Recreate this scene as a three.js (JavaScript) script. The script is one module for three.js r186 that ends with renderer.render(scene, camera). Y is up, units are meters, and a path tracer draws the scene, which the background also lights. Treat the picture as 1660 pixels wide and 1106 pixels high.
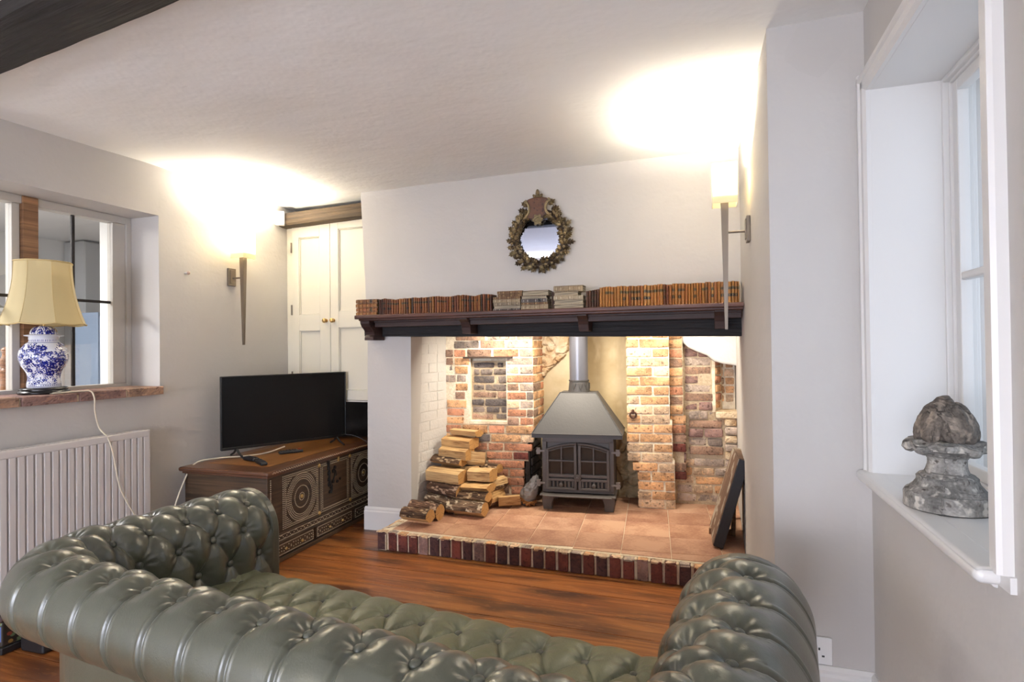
import * as THREE from 'three';
import { mergeGeometries, mergeVertices } from 'three/addons/utils/BufferGeometryUtils.js';
import { RoundedBoxGeometry } from 'three/addons/geometries/RoundedBoxGeometry.js';
import { RectAreaLightUniformsLib } from 'three/addons/lights/RectAreaLightUniformsLib.js';

// ---------------------------------------------------------------- camera, sky, daylight, exposure
const scene = new THREE.Scene();
const camera = new THREE.PerspectiveCamera(60.92, 1660 / 1106, 0.05, 60);
camera.position.set(0, 1.2, 0);
camera.rotation.set(THREE.MathUtils.degToRad(0.57), THREE.MathUtils.degToRad(19.4), THREE.MathUtils.degToRad(-0.69), 'YXZ');
const renderer = new THREE.WebGLRenderer({ antialias: true });
renderer.toneMapping = THREE.LinearToneMapping;
renderer.toneMappingExposure = 1.15;
renderer.shadowMap.enabled = true;
RectAreaLightUniformsLib.init();
scene.background = new THREE.Color().setRGB(0.46, 0.59, 0.72);
// daylight enters by three windows: the one on the right and two in the wall behind the camera
function daylight(w, h, x, y, z, tx, ty, tz, power, color) {
  const l = new THREE.RectAreaLight(color, power, w, h);
  l.position.set(x, y, z); l.lookAt(tx, ty, tz); scene.add(l);
}
const DAY = new THREE.Color().setRGB(0.80, 0.84, 1.0);
daylight(0.7, 1.1, 0.90, 1.40, -1.66, -1, 1.40, -1.65, 0.7, DAY);
daylight(1.2, 1.90, -2.3, 1.05, 3.36, -2.25, -0.8, 2.2, 25.0, DAY);
daylight(1.2, 1.90, -0.75, 1.05, 3.36, -0.8, -0.8, 2.2, 25.0, DAY);
const WARM = new THREE.Color().setRGB(1.0, 0.92, 0.77);

// ---------------------------------------------------------------- helpers
const V = (x, y, d) => new THREE.Vector3(x, y, -d);          // d is the distance in front of the camera's wall-parallel plane
function mulberry(a) { return () => { a |= 0; a = a + 0x6D2B79F5 | 0; let t = Math.imul(a ^ a >>> 15, 1 | a); t = t + Math.imul(t ^ t >>> 7, 61 | t) ^ t; return ((t ^ t >>> 14) >>> 0) / 4294967296; }; }
const rnd = mulberry(20417);
const rr = (a, b) => a + (b - a) * rnd();
const pick = (a) => a[Math.floor(rnd() * a.length)];
const used = {};
function numbered(name) {
  if (!(name in used)) { used[name] = 0; return name; }
  used[name]++; return name + '_' + String(used[name]).padStart(3, '0');
}
function shadow(o) { o.castShadow = true; o.receiveShadow = true; return o; }
function tag(o, label, category, group) { o.userData.label = label; o.userData.category = category; if (group) o.userData.group = group; return o; }
function thing(name, label, category, pos = [0, 0, 0], turn = 0, group) {
  const o = new THREE.Group(); o.name = numbered(name); o.position.set(...pos); o.rotation.y = turn;
  tag(o, label, category, group); scene.add(o); return o;
}
function part(name, geo, mat, parent, pos, rot) {
  const g = Array.isArray(geo) ? merge(geo) : geo;
  const m = shadow(new THREE.Mesh(g, mat)); m.name = name;
  if (pos) m.position.set(...pos);
  if (rot) m.rotation.set(...rot);
  if (parent) parent.add(m); return m;
}
function struct(name, geo, mat) { const m = part(name, geo, mat, scene); m.userData.kind = 'structure'; return m; }
function structGroup(name, pos = [0, 0, 0], turn = 0) { const o = new THREE.Group(); o.name = name; o.userData.kind = 'structure'; o.position.set(...pos); o.rotation.y = turn; scene.add(o); return o; }
function merge(list) {
  const gs = list.map((g) => { const h = g.index ? g.toNonIndexed() : g.clone(); for (const k of Object.keys(h.attributes)) if (!['position', 'normal', 'uv'].includes(k)) h.deleteAttribute(k); if (!h.attributes.uv) boxUV(h); return h; });
  return gs.length === 1 ? gs[0] : mergeGeometries(gs);
}
function boxUV(g) {                                          // uv in metres, by the way each face points
  if (g.index) { const n = g.toNonIndexed(); g.index = null; g.attributes = n.attributes; }
  const p = g.attributes.position, n = g.attributes.normal, uv = new Float32Array(p.count * 2);
  for (let i = 0; i < p.count; i++) {
    const ax = Math.abs(n.getX(i)), ay = Math.abs(n.getY(i)), az = Math.abs(n.getZ(i));
    const [a, b] = ax > ay && ax > az ? [p.getZ(i), p.getY(i)] : ay > az ? [p.getX(i), p.getZ(i)] : [p.getX(i), p.getY(i)];
    uv[2 * i] = a; uv[2 * i + 1] = b;
  }
  g.setAttribute('uv', new THREE.BufferAttribute(uv, 2)); return g;
}
function bx(w, h, d, x = 0, y = 0, z = 0, r = 0.003) {       // bevelled box about its centre
  const m = Math.min(w, h, d);
  const g = r > 0 && m > 0.004 ? new RoundedBoxGeometry(w, h, d, 1, Math.min(r, m * 0.45)) : new THREE.BoxGeometry(w, h, d);
  boxUV(g); g.translate(x, y, z); return g;
}
function cyl(r0, r1, h, x = 0, y = 0, z = 0, seg = 20) { const g = new THREE.CylinderGeometry(r0, r1, h, seg); g.translate(x, y, z); return g; }
function tube(pts, r, seg = 40, rad = 8, closed = false) {
  return new THREE.TubeGeometry(new THREE.CatmullRomCurve3(pts.map((p) => p.isVector3 ? p : new THREE.Vector3(...p)), closed), seg, r, rad, closed);
}
function lathe(pts, seg = 40) { return new THREE.LatheGeometry(pts.map(([r, y]) => new THREE.Vector2(r, y)), seg); }
function spline2(pts, n) { return new THREE.SplineCurve(pts.map(([a, b]) => new THREE.Vector2(a, b))).getPoints(n).map((p) => [Math.max(0.0001, p.x), p.y]); }
function extrude(shape, depth, bevel = 0, seg = 1, curve = 12) {
  const g = new THREE.ExtrudeGeometry(shape, { depth, bevelEnabled: bevel > 0, bevelSize: bevel, bevelThickness: bevel, bevelSegments: seg, curveSegments: curve });
  return g;
}
function poly(pts) { const s = new THREE.Shape(); pts.forEach(([x, y], i) => i ? s.lineTo(x, y) : s.moveTo(x, y)); s.closePath(); return s; }
function turned(g, rx = 0, ry = 0, rz = 0, x = 0, y = 0, z = 0) { g.rotateX(rx); g.rotateY(ry); g.rotateZ(rz); g.translate(x, y, z); return g; }

// noise: periodic in 2-D for textures, free in 3-D for shapes
function h2(x, y, s) { let h = Math.imul(x, 374761393) ^ Math.imul(y, 668265263) ^ Math.imul(s, 1274126177); h = Math.imul(h ^ h >>> 13, 1274126177); return ((h ^ h >>> 16) >>> 0) / 4294967296; }
const sm = (t) => t * t * (3 - 2 * t);
function vn(x, y, px, py, s) {
  const xi = Math.floor(x), yi = Math.floor(y), fx = sm(x - xi), fy = sm(y - yi);
  const m = (a, b) => ((a % b) + b) % b, x0 = m(xi, px), x1 = m(xi + 1, px), y0 = m(yi, py), y1 = m(yi + 1, py);
  const a = h2(x0, y0, s), b = h2(x1, y0, s), c = h2(x0, y1, s), d = h2(x1, y1, s);
  return a + (b - a) * fx + (c - a) * fy + (a - b - c + d) * fx * fy;
}
function fb(u, v, bu, bv, oct, s, gain = 0.5) {
  let t = 0, a = 1, n = 0;
  for (let i = 0; i < oct; i++) { t += a * vn(u * bu, v * bv, bu, bv, s + i); n += a; a *= gain; bu *= 2; bv *= 2; }
  return t / n;
}
function n3(x, y, z, s = 0) {
  const xi = Math.floor(x), yi = Math.floor(y), zi = Math.floor(z), fx = sm(x - xi), fy = sm(y - yi), fz = sm(z - zi);
  const l = (k) => { const q = (zi + k) * 7919 + s; const a = h2(xi, yi, q), b = h2(xi + 1, yi, q), c = h2(xi, yi + 1, q), d = h2(xi + 1, yi + 1, q); return a + (b - a) * fx + (c - a) * fy + (a - b - c + d) * fx * fy; };
  const a = l(0), b = l(1); return (a + (b - a) * fz) * 2 - 1;
}
const f3 = (x, y, z, s = 0) => n3(x, y, z, s) * 0.6 + n3(x * 2.1, y * 2.1, z * 2.1, s + 5) * 0.3 + n3(x * 4.3, y * 4.3, z * 4.3, s + 9) * 0.15;
function tex(w, h, fn, srgb, repU = 1, repV = repU) {        // fn(u, v) gives one grey or [r, g, b], 0..1
  const data = new Uint8Array(w * h * 4);
  for (let y = 0; y < h; y++) for (let x = 0; x < w; x++) {
    const c = fn((x + 0.5) / w, (y + 0.5) / h), i = (y * w + x) * 4, g = typeof c === 'number';
    for (let k = 0; k < 3; k++) data[i + k] = Math.max(0, Math.min(255, 255 * (g ? c : c[k])));
    data[i + 3] = 255;
  }
  const t = new THREE.DataTexture(data, w, h); t.wrapS = t.wrapT = THREE.RepeatWrapping; t.magFilter = THREE.LinearFilter; t.minFilter = THREE.LinearMipmapLinearFilter; t.generateMipmaps = true;
  if (srgb) t.colorSpace = THREE.SRGBColorSpace; t.repeat.set(repU, repV); t.needsUpdate = true; return t;
}
function rep(t, u, v = u, rot = 0) { const c = t.clone(); c.repeat.set(u, v); c.rotation = rot; c.needsUpdate = true; return c; }
function canvasTex(w, h, draw) {
  const c = document.createElement('canvas'); c.width = w; c.height = h; draw(c.getContext('2d'), w, h);
  const t = new THREE.CanvasTexture(c); t.colorSpace = THREE.SRGBColorSpace; t.wrapS = t.wrapT = THREE.RepeatWrapping; return t;
}
const mix = (a, b, t) => a + (b - a) * t;
const mix3 = (a, b, t) => [mix(a[0], b[0], t), mix(a[1], b[1], t), mix(a[2], b[2], t)];
const clamp = (x, a = 0, b = 1) => Math.min(b, Math.max(a, x));
const std = (o) => new THREE.MeshStandardMaterial(o);
const phy = (o) => new THREE.MeshPhysicalMaterial(o);

// ---------------------------------------------------------------- textures and materials
const T = {};
T.plasterBump = tex(512, 512, (u, v) => 0.65 * fb(u, v, 3, 3, 3, 11) + 0.25 * fb(u, v, 10, 24, 3, 31) + 0.10 * fb(u, v, 90, 90, 2, 51), false, 0.8);
T.plasterTone = tex(256, 256, (u, v) => { const a = 0.955 + 0.045 * fb(u, v, 3, 3, 5, 71); return [a, a, a]; }, true, 0.5);
T.grain = tex(1024, 512, (u, v) => {                          // pine boards, grain along u
  const w = fb(u, v, 2, 6, 3, 5), g = 0.5 + 0.5 * Math.sin((v * 26 + w * 9 + 2.2 * fb(u, v, 3, 14, 3, 8)) * 2.2);
  const f = fb(u, v, 10, 180, 3, 15), blot = fb(u, v, 5, 6, 4, 25), scr = fb(u, v, 40, 60, 2, 29);
  let c = mix3([0.68, 0.44, 0.22], [0.47, 0.26, 0.12], clamp(0.55 * g + 0.6 * f - 0.15));
  c = mix3(c, [0.25, 0.13, 0.07], clamp((blot - 0.50) * 3.4) * 0.8);
  if (scr > 0.72) c = mix3(c, [0.76, 0.56, 0.36], 0.25);
  return c;
}, true, 0.55, 1.6);
T.grainBump = tex(512, 512, (u, v) => 0.6 * fb(u, v, 6, 120, 3, 45) + 0.4 * fb(u, v, 3, 8, 3, 49), false, 0.55, 1.6);
T.darkWood = tex(512, 512, (u, v) => { const g = fb(u, v, 4, 70, 4, 61), b = fb(u, v, 4, 5, 4, 66); const k = 0.55 + 0.45 * g + 0.35 * (b - 0.5); return [k, k, k]; }, true, 1.1, 1.7);
T.oldWoodBump = tex(512, 512, (u, v) => 0.55 * fb(u, v, 4, 60, 4, 81) + 0.45 * fb(u, v, 4, 9, 4, 86), false, 1.1, 1.7);
T.brick = tex(512, 512, (u, v) => { const b = fb(u, v, 5, 5, 4, 101), f = fb(u, v, 60, 60, 3, 105), s = fb(u, v, 24, 24, 2, 107); let k = 0.50 + 0.66 * b + 0.25 * (f - 0.5); let c = [k, k, k]; if (s > 0.66) c = mix3(c, [0.98, 0.94, 0.86], clamp((s - 0.66) * 7) * 0.7); if (s < 0.25) c = mix3(c, [0.4, 0.36, 0.33], clamp((0.25 - s) * 12) * 0.6); return c; }, true, 2.6);
T.brickBump = tex(512, 512, (u, v) => 0.5 * fb(u, v, 8, 8, 4, 121) + 0.5 * fb(u, v, 50, 50, 3, 125), false, 2.6);
T.mortar = tex(512, 512, (u, v) => { const b = fb(u, v, 5, 5, 5, 141), f = fb(u, v, 70, 70, 2, 145); return mix3([0.94, 0.89, 0.79], [0.76, 0.67, 0.55], clamp(1.5 * (b - 0.32) + 0.6 * (f - 0.5))); }, true, 1.4);
T.tile = tex(512, 512, (u, v) => { const b = fb(u, v, 3, 3, 5, 161), f = fb(u, v, 50, 50, 3, 165); let k = clamp(0.5 + 2.4 * (b - 0.5) + 0.8 * (f - 0.5)); return mix3([0.62, 0.44, 0.35], [0.78, 0.62, 0.51], k); }, true, 2.1);
T.stone = tex(512, 512, (u, v) => { const b = fb(u, v, 4, 4, 5, 181), f = fb(u, v, 50, 50, 3, 185), l = fb(u, v, 14, 14, 3, 188); let c = mix3([0.40, 0.39, 0.37], [0.70, 0.68, 0.65], clamp(b * 1.6 - 0.35 + 0.6 * (f - 0.5))); if (l > 0.60) c = mix3(c, [0.84, 0.81, 0.76], clamp((l - 0.60) * 6) * 0.7); if (l < 0.32) c = mix3(c, [0.24, 0.21, 0.19], clamp((0.32 - l) * 9) * 0.7); return c; }, true, 5);
T.leather = tex(512, 512, (u, v) => 0.5 * fb(u, v, 64, 64, 3, 201) + 0.5 * fb(u, v, 8, 8, 3, 205), false, 6);
T.leatherTone = tex(1024, 1024, (u, v) => { const b = fb(u, v, 3, 3, 4, 211), s = fb(u, v, 160, 12, 2, 215), s2 = fb(u, v, 14, 150, 2, 218); const k = 0.82 + 0.22 * b; let c = [k, k, k]; if (s > 0.8 || s2 > 0.8) c = mix3(c, [1, 0.98, 0.85], 0.25); return c; }, true, 1.6);
T.wornLeather = tex(1024, 1024, (u, v) => { const b = fb(u, v, 4, 4, 4, 221); const a1 = Math.abs(fb(u, v, 9, 26, 3, 225) - 0.5), a2 = Math.abs(fb(u, v, 24, 8, 3, 229) - 0.5); const k = 0.74 + 0.3 * b; let c = [k, k, k * 0.95]; const w = clamp(1 - Math.min(a1, a2) * 55) * clamp((b - 0.40) * 4); return mix3(c, [1, 1, 0.86], 0.75 * w); }, true, 1.5);
T.bark = tex(512, 512, (u, v) => { const r = fb(u, v, 5, 22, 4, 241), p = fb(u, v, 9, 12, 3, 246); let c = mix3([0.26, 0.19, 0.14], [0.55, 0.44, 0.34], clamp(r * 1.7 - 0.4)); if (p > 0.60) c = mix3(c, [0.80, 0.73, 0.62], clamp((p - 0.6) * 7)); return c; }, true, 4, 3);
T.barkBump = tex(512, 512, (u, v) => fb(u, v, 6, 24, 4, 251), false, 4, 3);
T.split = tex(512, 512, (u, v) => { const g = fb(u, v, 4, 50, 4, 261), b = fb(u, v, 3, 4, 3, 265); let c = mix3([0.62, 0.46, 0.29], [0.87, 0.74, 0.53], clamp(0.2 + 0.75 * g + 0.5 * (b - 0.45))); if (g < 0.3) c = mix3(c, [0.45, 0.31, 0.18], 0.4); return c; }, true, 3.2, 4);
T.splitBump = tex(512, 512, (u, v) => fb(u, v, 4, 60, 3, 271), false, 3.2, 4);
T.ochre = tex(512, 512, (u, v) => { const b = fb(u, v, 3, 3, 5, 281), c2 = fb(u, v, 6, 3, 4, 285); let c = mix3([0.80, 0.73, 0.60], [0.67, 0.58, 0.43], clamp(b * 1.8 - 0.4)); if (c2 > 0.58) c = mix3(c, [0.82, 0.74, 0.60], clamp((c2 - 0.58) * 5)); return c; }, true, 1.6);
T.rubble = tex(512, 512, (u, v) => { const b = fb(u, v, 4, 4, 5, 291), c2 = fb(u, v, 3, 4, 4, 295); let c = mix3([0.93, 0.87, 0.76], [0.74, 0.60, 0.44], clamp(b * 2 - 0.6)); if (c2 < 0.36) c = mix3(c, [0.46, 0.34, 0.24], clamp((0.36 - c2) * 6) * 0.8); return c; }, true, 3);
T.board = tex(512, 512, (u, v) => { const g = fb(u, v, 5, 40, 4, 301), p = fb(u, v, 7, 9, 4, 305); let c = mix3([0.42, 0.30, 0.22], [0.60, 0.47, 0.38], g); if (p > 0.57) c = mix3(c, [0.82, 0.79, 0.72], clamp((p - 0.57) * 12) * 0.8); return c; }, true, 1.8, 2.6);

const WHITE = new THREE.Color().setRGB(0.57, 0.540, 0.505);
const M = {};
M.plaster = std({ color: WHITE, roughness: 0.85, map: T.plasterTone, bumpMap: T.plasterBump, bumpScale: 0.006 });
M.ceiling = std({ color: new THREE.Color().setRGB(0.88, 0.86, 0.82), roughness: 0.9, map: T.plasterTone, bumpMap: rep(T.plasterBump, 0.6), bumpScale: 0.010 });
M.limewash = std({ color: new THREE.Color().setRGB(0.64, 0.61, 0.57), roughness: 0.9, bumpMap: rep(T.brickBump, 1.5), bumpScale: 0.004 });
M.gloss = std({ color: new THREE.Color().setRGB(0.70, 0.68, 0.65), roughness: 0.35, bumpMap: rep(T.plasterBump, 2), bumpScale: 0.0006 });
M.cream = std({ color: new THREE.Color().setRGB(0.64, 0.60, 0.50), roughness: 0.45 });
M.enamel = std({ color: new THREE.Color().setRGB(0.62, 0.585, 0.56), roughness: 0.4 });
M.frame = std({ color: new THREE.Color().setRGB(0.56, 0.53, 0.48), roughness: 0.6, bumpMap: T.oldWoodBump, bumpScale: 0.001 });
M.floors = [[1, 1, 1], [0.86, 0.84, 0.82], [1.0, 0.92, 0.85], [0.74, 0.70, 0.68]].map((c) => std({ color: new THREE.Color().setRGB(...c), map: T.grain, bumpMap: T.grainBump, bumpScale: 0.0012, roughness: 0.36 }));
M.beam = std({ color: new THREE.Color().setRGB(0.028, 0.022, 0.018), map: T.darkWood, bumpMap: T.oldWoodBump, bumpScale: 0.012, roughness: 0.75 });
M.lintel = std({ color: new THREE.Color().setRGB(0.10, 0.062, 0.030), map: T.darkWood, bumpMap: T.oldWoodBump, bumpScale: 0.012, roughness: 0.75 });
M.bressummer = std({ color: new THREE.Color().setRGB(0.020, 0.016, 0.016), map: T.darkWood, bumpMap: T.oldWoodBump, bumpScale: 0.012, roughness: 0.75 });
M.mahogany = std({ color: new THREE.Color().setRGB(0.125, 0.040, 0.022), map: T.darkWood, bumpMap: T.oldWoodBump, bumpScale: 0.0008, roughness: 0.48 });
M.mahoganyDark = std({ color: new THREE.Color().setRGB(0.060, 0.026, 0.020), map: T.darkWood, bumpMap: T.oldWoodBump, bumpScale: 0.0008, roughness: 0.6 });
M.mortarOld = std({ color: new THREE.Color().setRGB(0.66, 0.60, 0.54), map: T.mortar, bumpMap: T.brickBump, bumpScale: 0.006, roughness: 0.95 });
M.mortar = std({ color: 0xffffff, map: T.mortar, bumpMap: T.brickBump, bumpScale: 0.005, roughness: 0.95 });
const brickMat = (r, g, b) => std({ color: new THREE.Color().setRGB(r, g, b), map: T.brick, bumpMap: T.brickBump, bumpScale: 0.004, roughness: 0.9 });
M.b = { red: brickMat(0.66, 0.30, 0.17), orange: brickMat(0.82, 0.46, 0.23), pale: brickMat(0.84, 0.58, 0.37), brown: brickMat(0.46, 0.28, 0.19), soot: brickMat(0.30, 0.235, 0.195), dark: brickMat(0.19, 0.155, 0.140), maroon: brickMat(0.22, 0.058, 0.042), plum: brickMat(0.13, 0.055, 0.052), dust: brickMat(0.58, 0.45, 0.36), mauve: brickMat(0.38, 0.225, 0.19) };
M.tiles = [[0.94, 0.90, 0.85], [0.78, 0.72, 0.68], [0.92, 0.90, 0.88], [0.85, 0.79, 0.72]].map((c) => std({ color: new THREE.Color().setRGB(...c), map: T.tile, bumpMap: T.brickBump, bumpScale: 0.0015, roughness: 0.6 }));
M.ochre = std({ color: 0xffffff, map: T.ochre, bumpMap: T.plasterBump, bumpScale: 0.006, roughness: 0.92 });
M.rubble = std({ color: 0xffffff, map: T.rubble, bumpMap: T.brickBump, bumpScale: 0.012, roughness: 0.95 });
M.leather = phy({ color: new THREE.Color().setRGB(0.076, 0.079, 0.053), map: T.leatherTone, bumpMap: T.leather, bumpScale: 0.0006, roughness: 0.33, specularIntensity: 1.0, clearcoat: 0.6, clearcoatRoughness: 0.30 });
M.wornLeather = phy({ color: new THREE.Color().setRGB(0.175, 0.180, 0.110), map: T.wornLeather, bumpMap: T.leather, bumpScale: 0.0008, roughness: 0.42, clearcoat: 0.2, clearcoatRoughness: 0.4 });
M.iron = std({ color: new THREE.Color().setRGB(0.040, 0.036, 0.035), roughness: 0.55, metalness: 0.6, bumpMap: T.brickBump, bumpScale: 0.0008 });
M.stove = std({ color: new THREE.Color().setRGB(0.105, 0.090, 0.082), roughness: 0.5, metalness: 0.35, bumpMap: T.brickBump, bumpScale: 0.0012 });
M.canopy = std({ color: new THREE.Color().setRGB(0.066, 0.060, 0.057), roughness: 0.55, metalness: 0.2, bumpMap: T.brickBump, bumpScale: 0.0006 });
M.flue = std({ color: new THREE.Color().setRGB(0.13, 0.13, 0.15), roughness: 0.28, metalness: 0.3 });
M.stoveGlass = phy({ color: new THREE.Color().setRGB(0.05, 0.035, 0.025), roughness: 0.12, bumpMap: T.plasterBump, bumpScale: 0.001 });
M.brass = std({ color: new THREE.Color().setRGB(0.62, 0.42, 0.17), roughness: 0.3, metalness: 1 });
M.bronze = std({ color: new THREE.Color().setRGB(0.20, 0.165, 0.13), roughness: 0.42, metalness: 0.75 });
M.stud = std({ color: new THREE.Color().setRGB(0.62, 0.52, 0.38), roughness: 0.35, metalness: 0.85 });
M.glass = phy({ color: 0xffffff, transmission: 1, roughness: 0.0, thickness: 0, ior: 1.45 });
M.black = std({ color: new THREE.Color().setRGB(0.012, 0.012, 0.013), roughness: 0.4 });
M.plasticWhite = std({ color: new THREE.Color().setRGB(0.78, 0.77, 0.75), roughness: 0.4 });
M.cord = std({ color: new THREE.Color().setRGB(0.66, 0.58, 0.44), roughness: 0.5 });

// ---------------------------------------------------------------- the room: plaster shell
// a panel between four corners, gently uneven on its face, with thickness behind; corners run p00 (u0 v0), p10, p11, p01 and the face looks along n
function panel(p00, p10, p11, p01, n, thick, amp = 0.004, step = 0.08, freq = 1.6) {
  const U = Math.max(1, Math.round(p00.distanceTo(p10) / step)), W = Math.max(1, Math.round(p00.distanceTo(p01) / step));
  const pos = [], uv = [], idx = [], lu = p00.distanceTo(p10), lv = p00.distanceTo(p01);
  const P = (i, j, back) => {
    const a = i / U, b = j / W, p = new THREE.Vector3().addScaledVector(p00, (1 - a) * (1 - b)).addScaledVector(p10, a * (1 - b)).addScaledVector(p11, a * b).addScaledVector(p01, (1 - a) * b);
    if (back) return p.addScaledVector(n, -thick);
    return p.addScaledVector(n, amp * (f3(p.x * freq, p.y * freq, p.z * freq, 3)));
  };
  const put = (p, u, v) => { pos.push(p.x, p.y, p.z); uv.push(u, v); return pos.length / 3 - 1; };
  const grid = [];
  for (let j = 0; j <= W; j++) for (let i = 0; i <= U; i++) grid.push(put(P(i, j), i / U * lu, j / W * lv));
  const w = U + 1; const flip = new THREE.Vector3().subVectors(p10, p00).cross(new THREE.Vector3().subVectors(p01, p00)).dot(n) < 0;
  const tri = (a, b, c) => flip ? idx.push(a, c, b) : idx.push(a, b, c);
  for (let j = 0; j < W; j++) for (let i = 0; i < U; i++) { const a = grid[j * w + i], b = grid[j * w + i + 1], c = grid[(j + 1) * w + i + 1], d = grid[(j + 1) * w + i]; tri(a, b, c); tri(a, c, d); }
  const edge = [];
  for (let i = 0; i <= U; i++) edge.push([i, 0]); for (let j = 1; j <= W; j++) edge.push([U, j]); for (let i = U - 1; i >= 0; i--) edge.push([i, W]); for (let j = W - 1; j >= 0; j--) edge.push([0, j]);
  let run = 0;
  for (let k = 0; k < edge.length - 1; k++) {
    const [a, b] = [edge[k], edge[k + 1]], A = P(...a), B = P(...b), C = P(...b, true), D = P(...a, true), l = A.distanceTo(B);
    const i0 = put(A, run, 0), i1 = put(B, run + l, 0), i2 = put(C, run + l, thick), i3 = put(D, run, thick); run += l;
    tri(i0, i2, i1); tri(i0, i3, i2);
  }
  const b0 = put(P(0, 0, true), 0, 0), b1 = put(P(U, 0, true), lu, 0), b2 = put(P(U, W, true), lu, lv), b3 = put(P(0, W, true), 0, lv);
  tri(b0, b2, b1); tri(b0, b3, b2);
  const g = new THREE.BufferGeometry(); g.setAttribute('position', new THREE.Float32BufferAttribute(pos, 3)); g.setAttribute('uv', new THREE.Float32BufferAttribute(uv, 2)); g.setIndex(idx); g.computeVertexNormals(); return g;
}
const N = { px: new THREE.Vector3(1, 0, 0), nx: new THREE.Vector3(-1, 0, 0), py: new THREE.Vector3(0, 1, 0), ny: new THREE.Vector3(0, -1, 0), pz: new THREE.Vector3(0, 0, 1), nz: new THREE.Vector3(0, 0, -1) };
const H = 2.40;                                              // walls run past the plaster ceiling at 2.25
// a wall on a plane x = X between d0 and d1 with an opening
function wallX(X, n, d0, d1, y0, y1, hole, thick, amp) {
  const q = (a, b, c, e) => panel(V(X, c, a), V(X, c, b), V(X, e, b), V(X, e, a), n, thick, amp);
  if (!hole) return [q(d0, d1, y0, y1)];
  const [a, b, c, e] = hole;
  return [q(d0, a, y0, y1), q(b, d1, y0, y1), q(a, b, y0, c), q(a, b, e, y1)];
}
function wallZ(D, n, x0, x1, y0, y1, holes, thick, amp) {
  const q = (a, b, c, e) => panel(V(a, c, D), V(b, c, D), V(b, e, D), V(a, e, D), n, thick, amp);
  const out = []; let x = x0;
  for (const [a, b, c, e] of holes) { out.push(q(x, a, y0, y1), q(a, b, y0, c), q(a, b, e, y1)); x = b; }
  out.push(q(x, x1, y0, y1)); return out;
}
// the window wall is a little out of square with the room
const WA = 0.018, squareToWindow = (g) => { g.translate(-0.44, 0, 2.1); g.rotateY(WA); g.translate(0.455, 0, -2.1); return g; };
struct('wall_left', wallX(-3.0, N.px, -3.3, 4.7, -0.02, H, [1.22, 2.455, 0.955, 1.975], 0.30, 0.006), M.plaster);
struct('wall_window', wallX(0.44, N.nx, -3.3, 2.14, -0.02, H, [1.262, 2.05, 0.775, 1.985], 0.30, 0.002).map(squareToWindow), M.plaster);
struct('wall_rear', wallZ(-3.0, N.nz, -3.3, 0.9, -0.02, H, [[-2.9, -1.7, 0.06, 2.03], [-1.35, -0.15, 0.06, 2.03]], 0.30, 0.004), M.plaster);
struct('wall_nib', [panel(V(0.172, -0.02, 2.10), V(0.48, -0.02, 2.10), V(0.48, H, 2.10), V(0.172, H, 2.10), N.pz, 0.02, 0.003)], M.plaster);
struct('wall_right', [
  panel(V(0.172, -0.02, 2.10), V(0.128, -0.02, 3.33), V(0.128, H, 3.33), V(0.172, H, 2.10), N.nx, 0.24, 0.005),
  panel(V(0.128, -0.02, 3.33), V(0.118, -0.02, 4.85), V(0.118, H, 4.85), V(0.128, H, 3.33), N.nx, 0.24, 0.005)], M.plaster);
// chimney breast above the beam, its left flank, and the pillar that carries the beam
struct('wall_chimney_breast', [
  panel(V(-2.195, 1.335, 3.33), V(0.135, 1.315, 3.33), V(0.135, H, 3.33), V(-2.245, H, 3.33), N.pz, 0.22, 0.006),
  panel(V(-2.20, 1.28, 4.7), V(-2.194, 1.28, 3.345), V(-2.244, H, 3.345), V(-2.25, H, 4.7), N.nx, 0.20, 0.003)], M.plaster);
struct('wall_pillar', [
  panel(V(-2.205, 0, 3.33), V(-1.886, 0, 3.345), V(-1.876, 1.285, 3.345), V(-2.195, 1.285, 3.33), N.pz, 0.30, 0.003),
  panel(V(-2.20, 0, 4.7), V(-2.204, 0, 3.345), V(-2.194, 1.285, 3.345), V(-2.195, 1.285, 4.7), N.nx, 0.20, 0.003),
  panel(V(-2.20, 1.284, 4.4), V(-2.20, 1.284, 3.335), V(-1.89, 1.284, 3.345), V(-1.89, 1.284, 4.4), N.py, 0.02, 0)], M.plaster);
// alcove behind the tall cupboard
struct('wall_alcove', [panel(V(-3.05, -0.02, 4.62), V(-2.15, -0.02, 4.62), V(-2.15, H, 4.62), V(-3.05, H, 4.62), N.pz, 0.1, 0.004)], std({ color: new THREE.Color().setRGB(0.09, 0.06, 0.045), roughness: 0.8, map: T.darkWood }));
// inside of the chimney, closed above
{
  const soot = std({ color: new THREE.Color().setRGB(0.30, 0.25, 0.20), roughness: 1, map: T.ochre, bumpMap: T.brickBump, bumpScale: 0.01 });
  struct('wall_chimney_inside', [
    panel(V(-2.05, -0.02, 4.80), V(0.36, -0.02, 4.80), V(0.36, H, 4.80), V(-2.05, H, 4.80), N.pz, 0.08, 0.01),
    panel(V(-1.97, 1.27, 3.50), V(-1.97, 1.27, 4.80), V(-1.97, H, 4.80), V(-1.97, H, 3.50), N.px, 0.02, 0.004),
    panel(V(-2.0, 1.95, 3.5), V(0.2, 1.95, 3.5), V(0.2, 1.95, 4.8), V(-2.0, 1.95, 4.8), N.ny, 0.05, 0.004)], soot);
}
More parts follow.
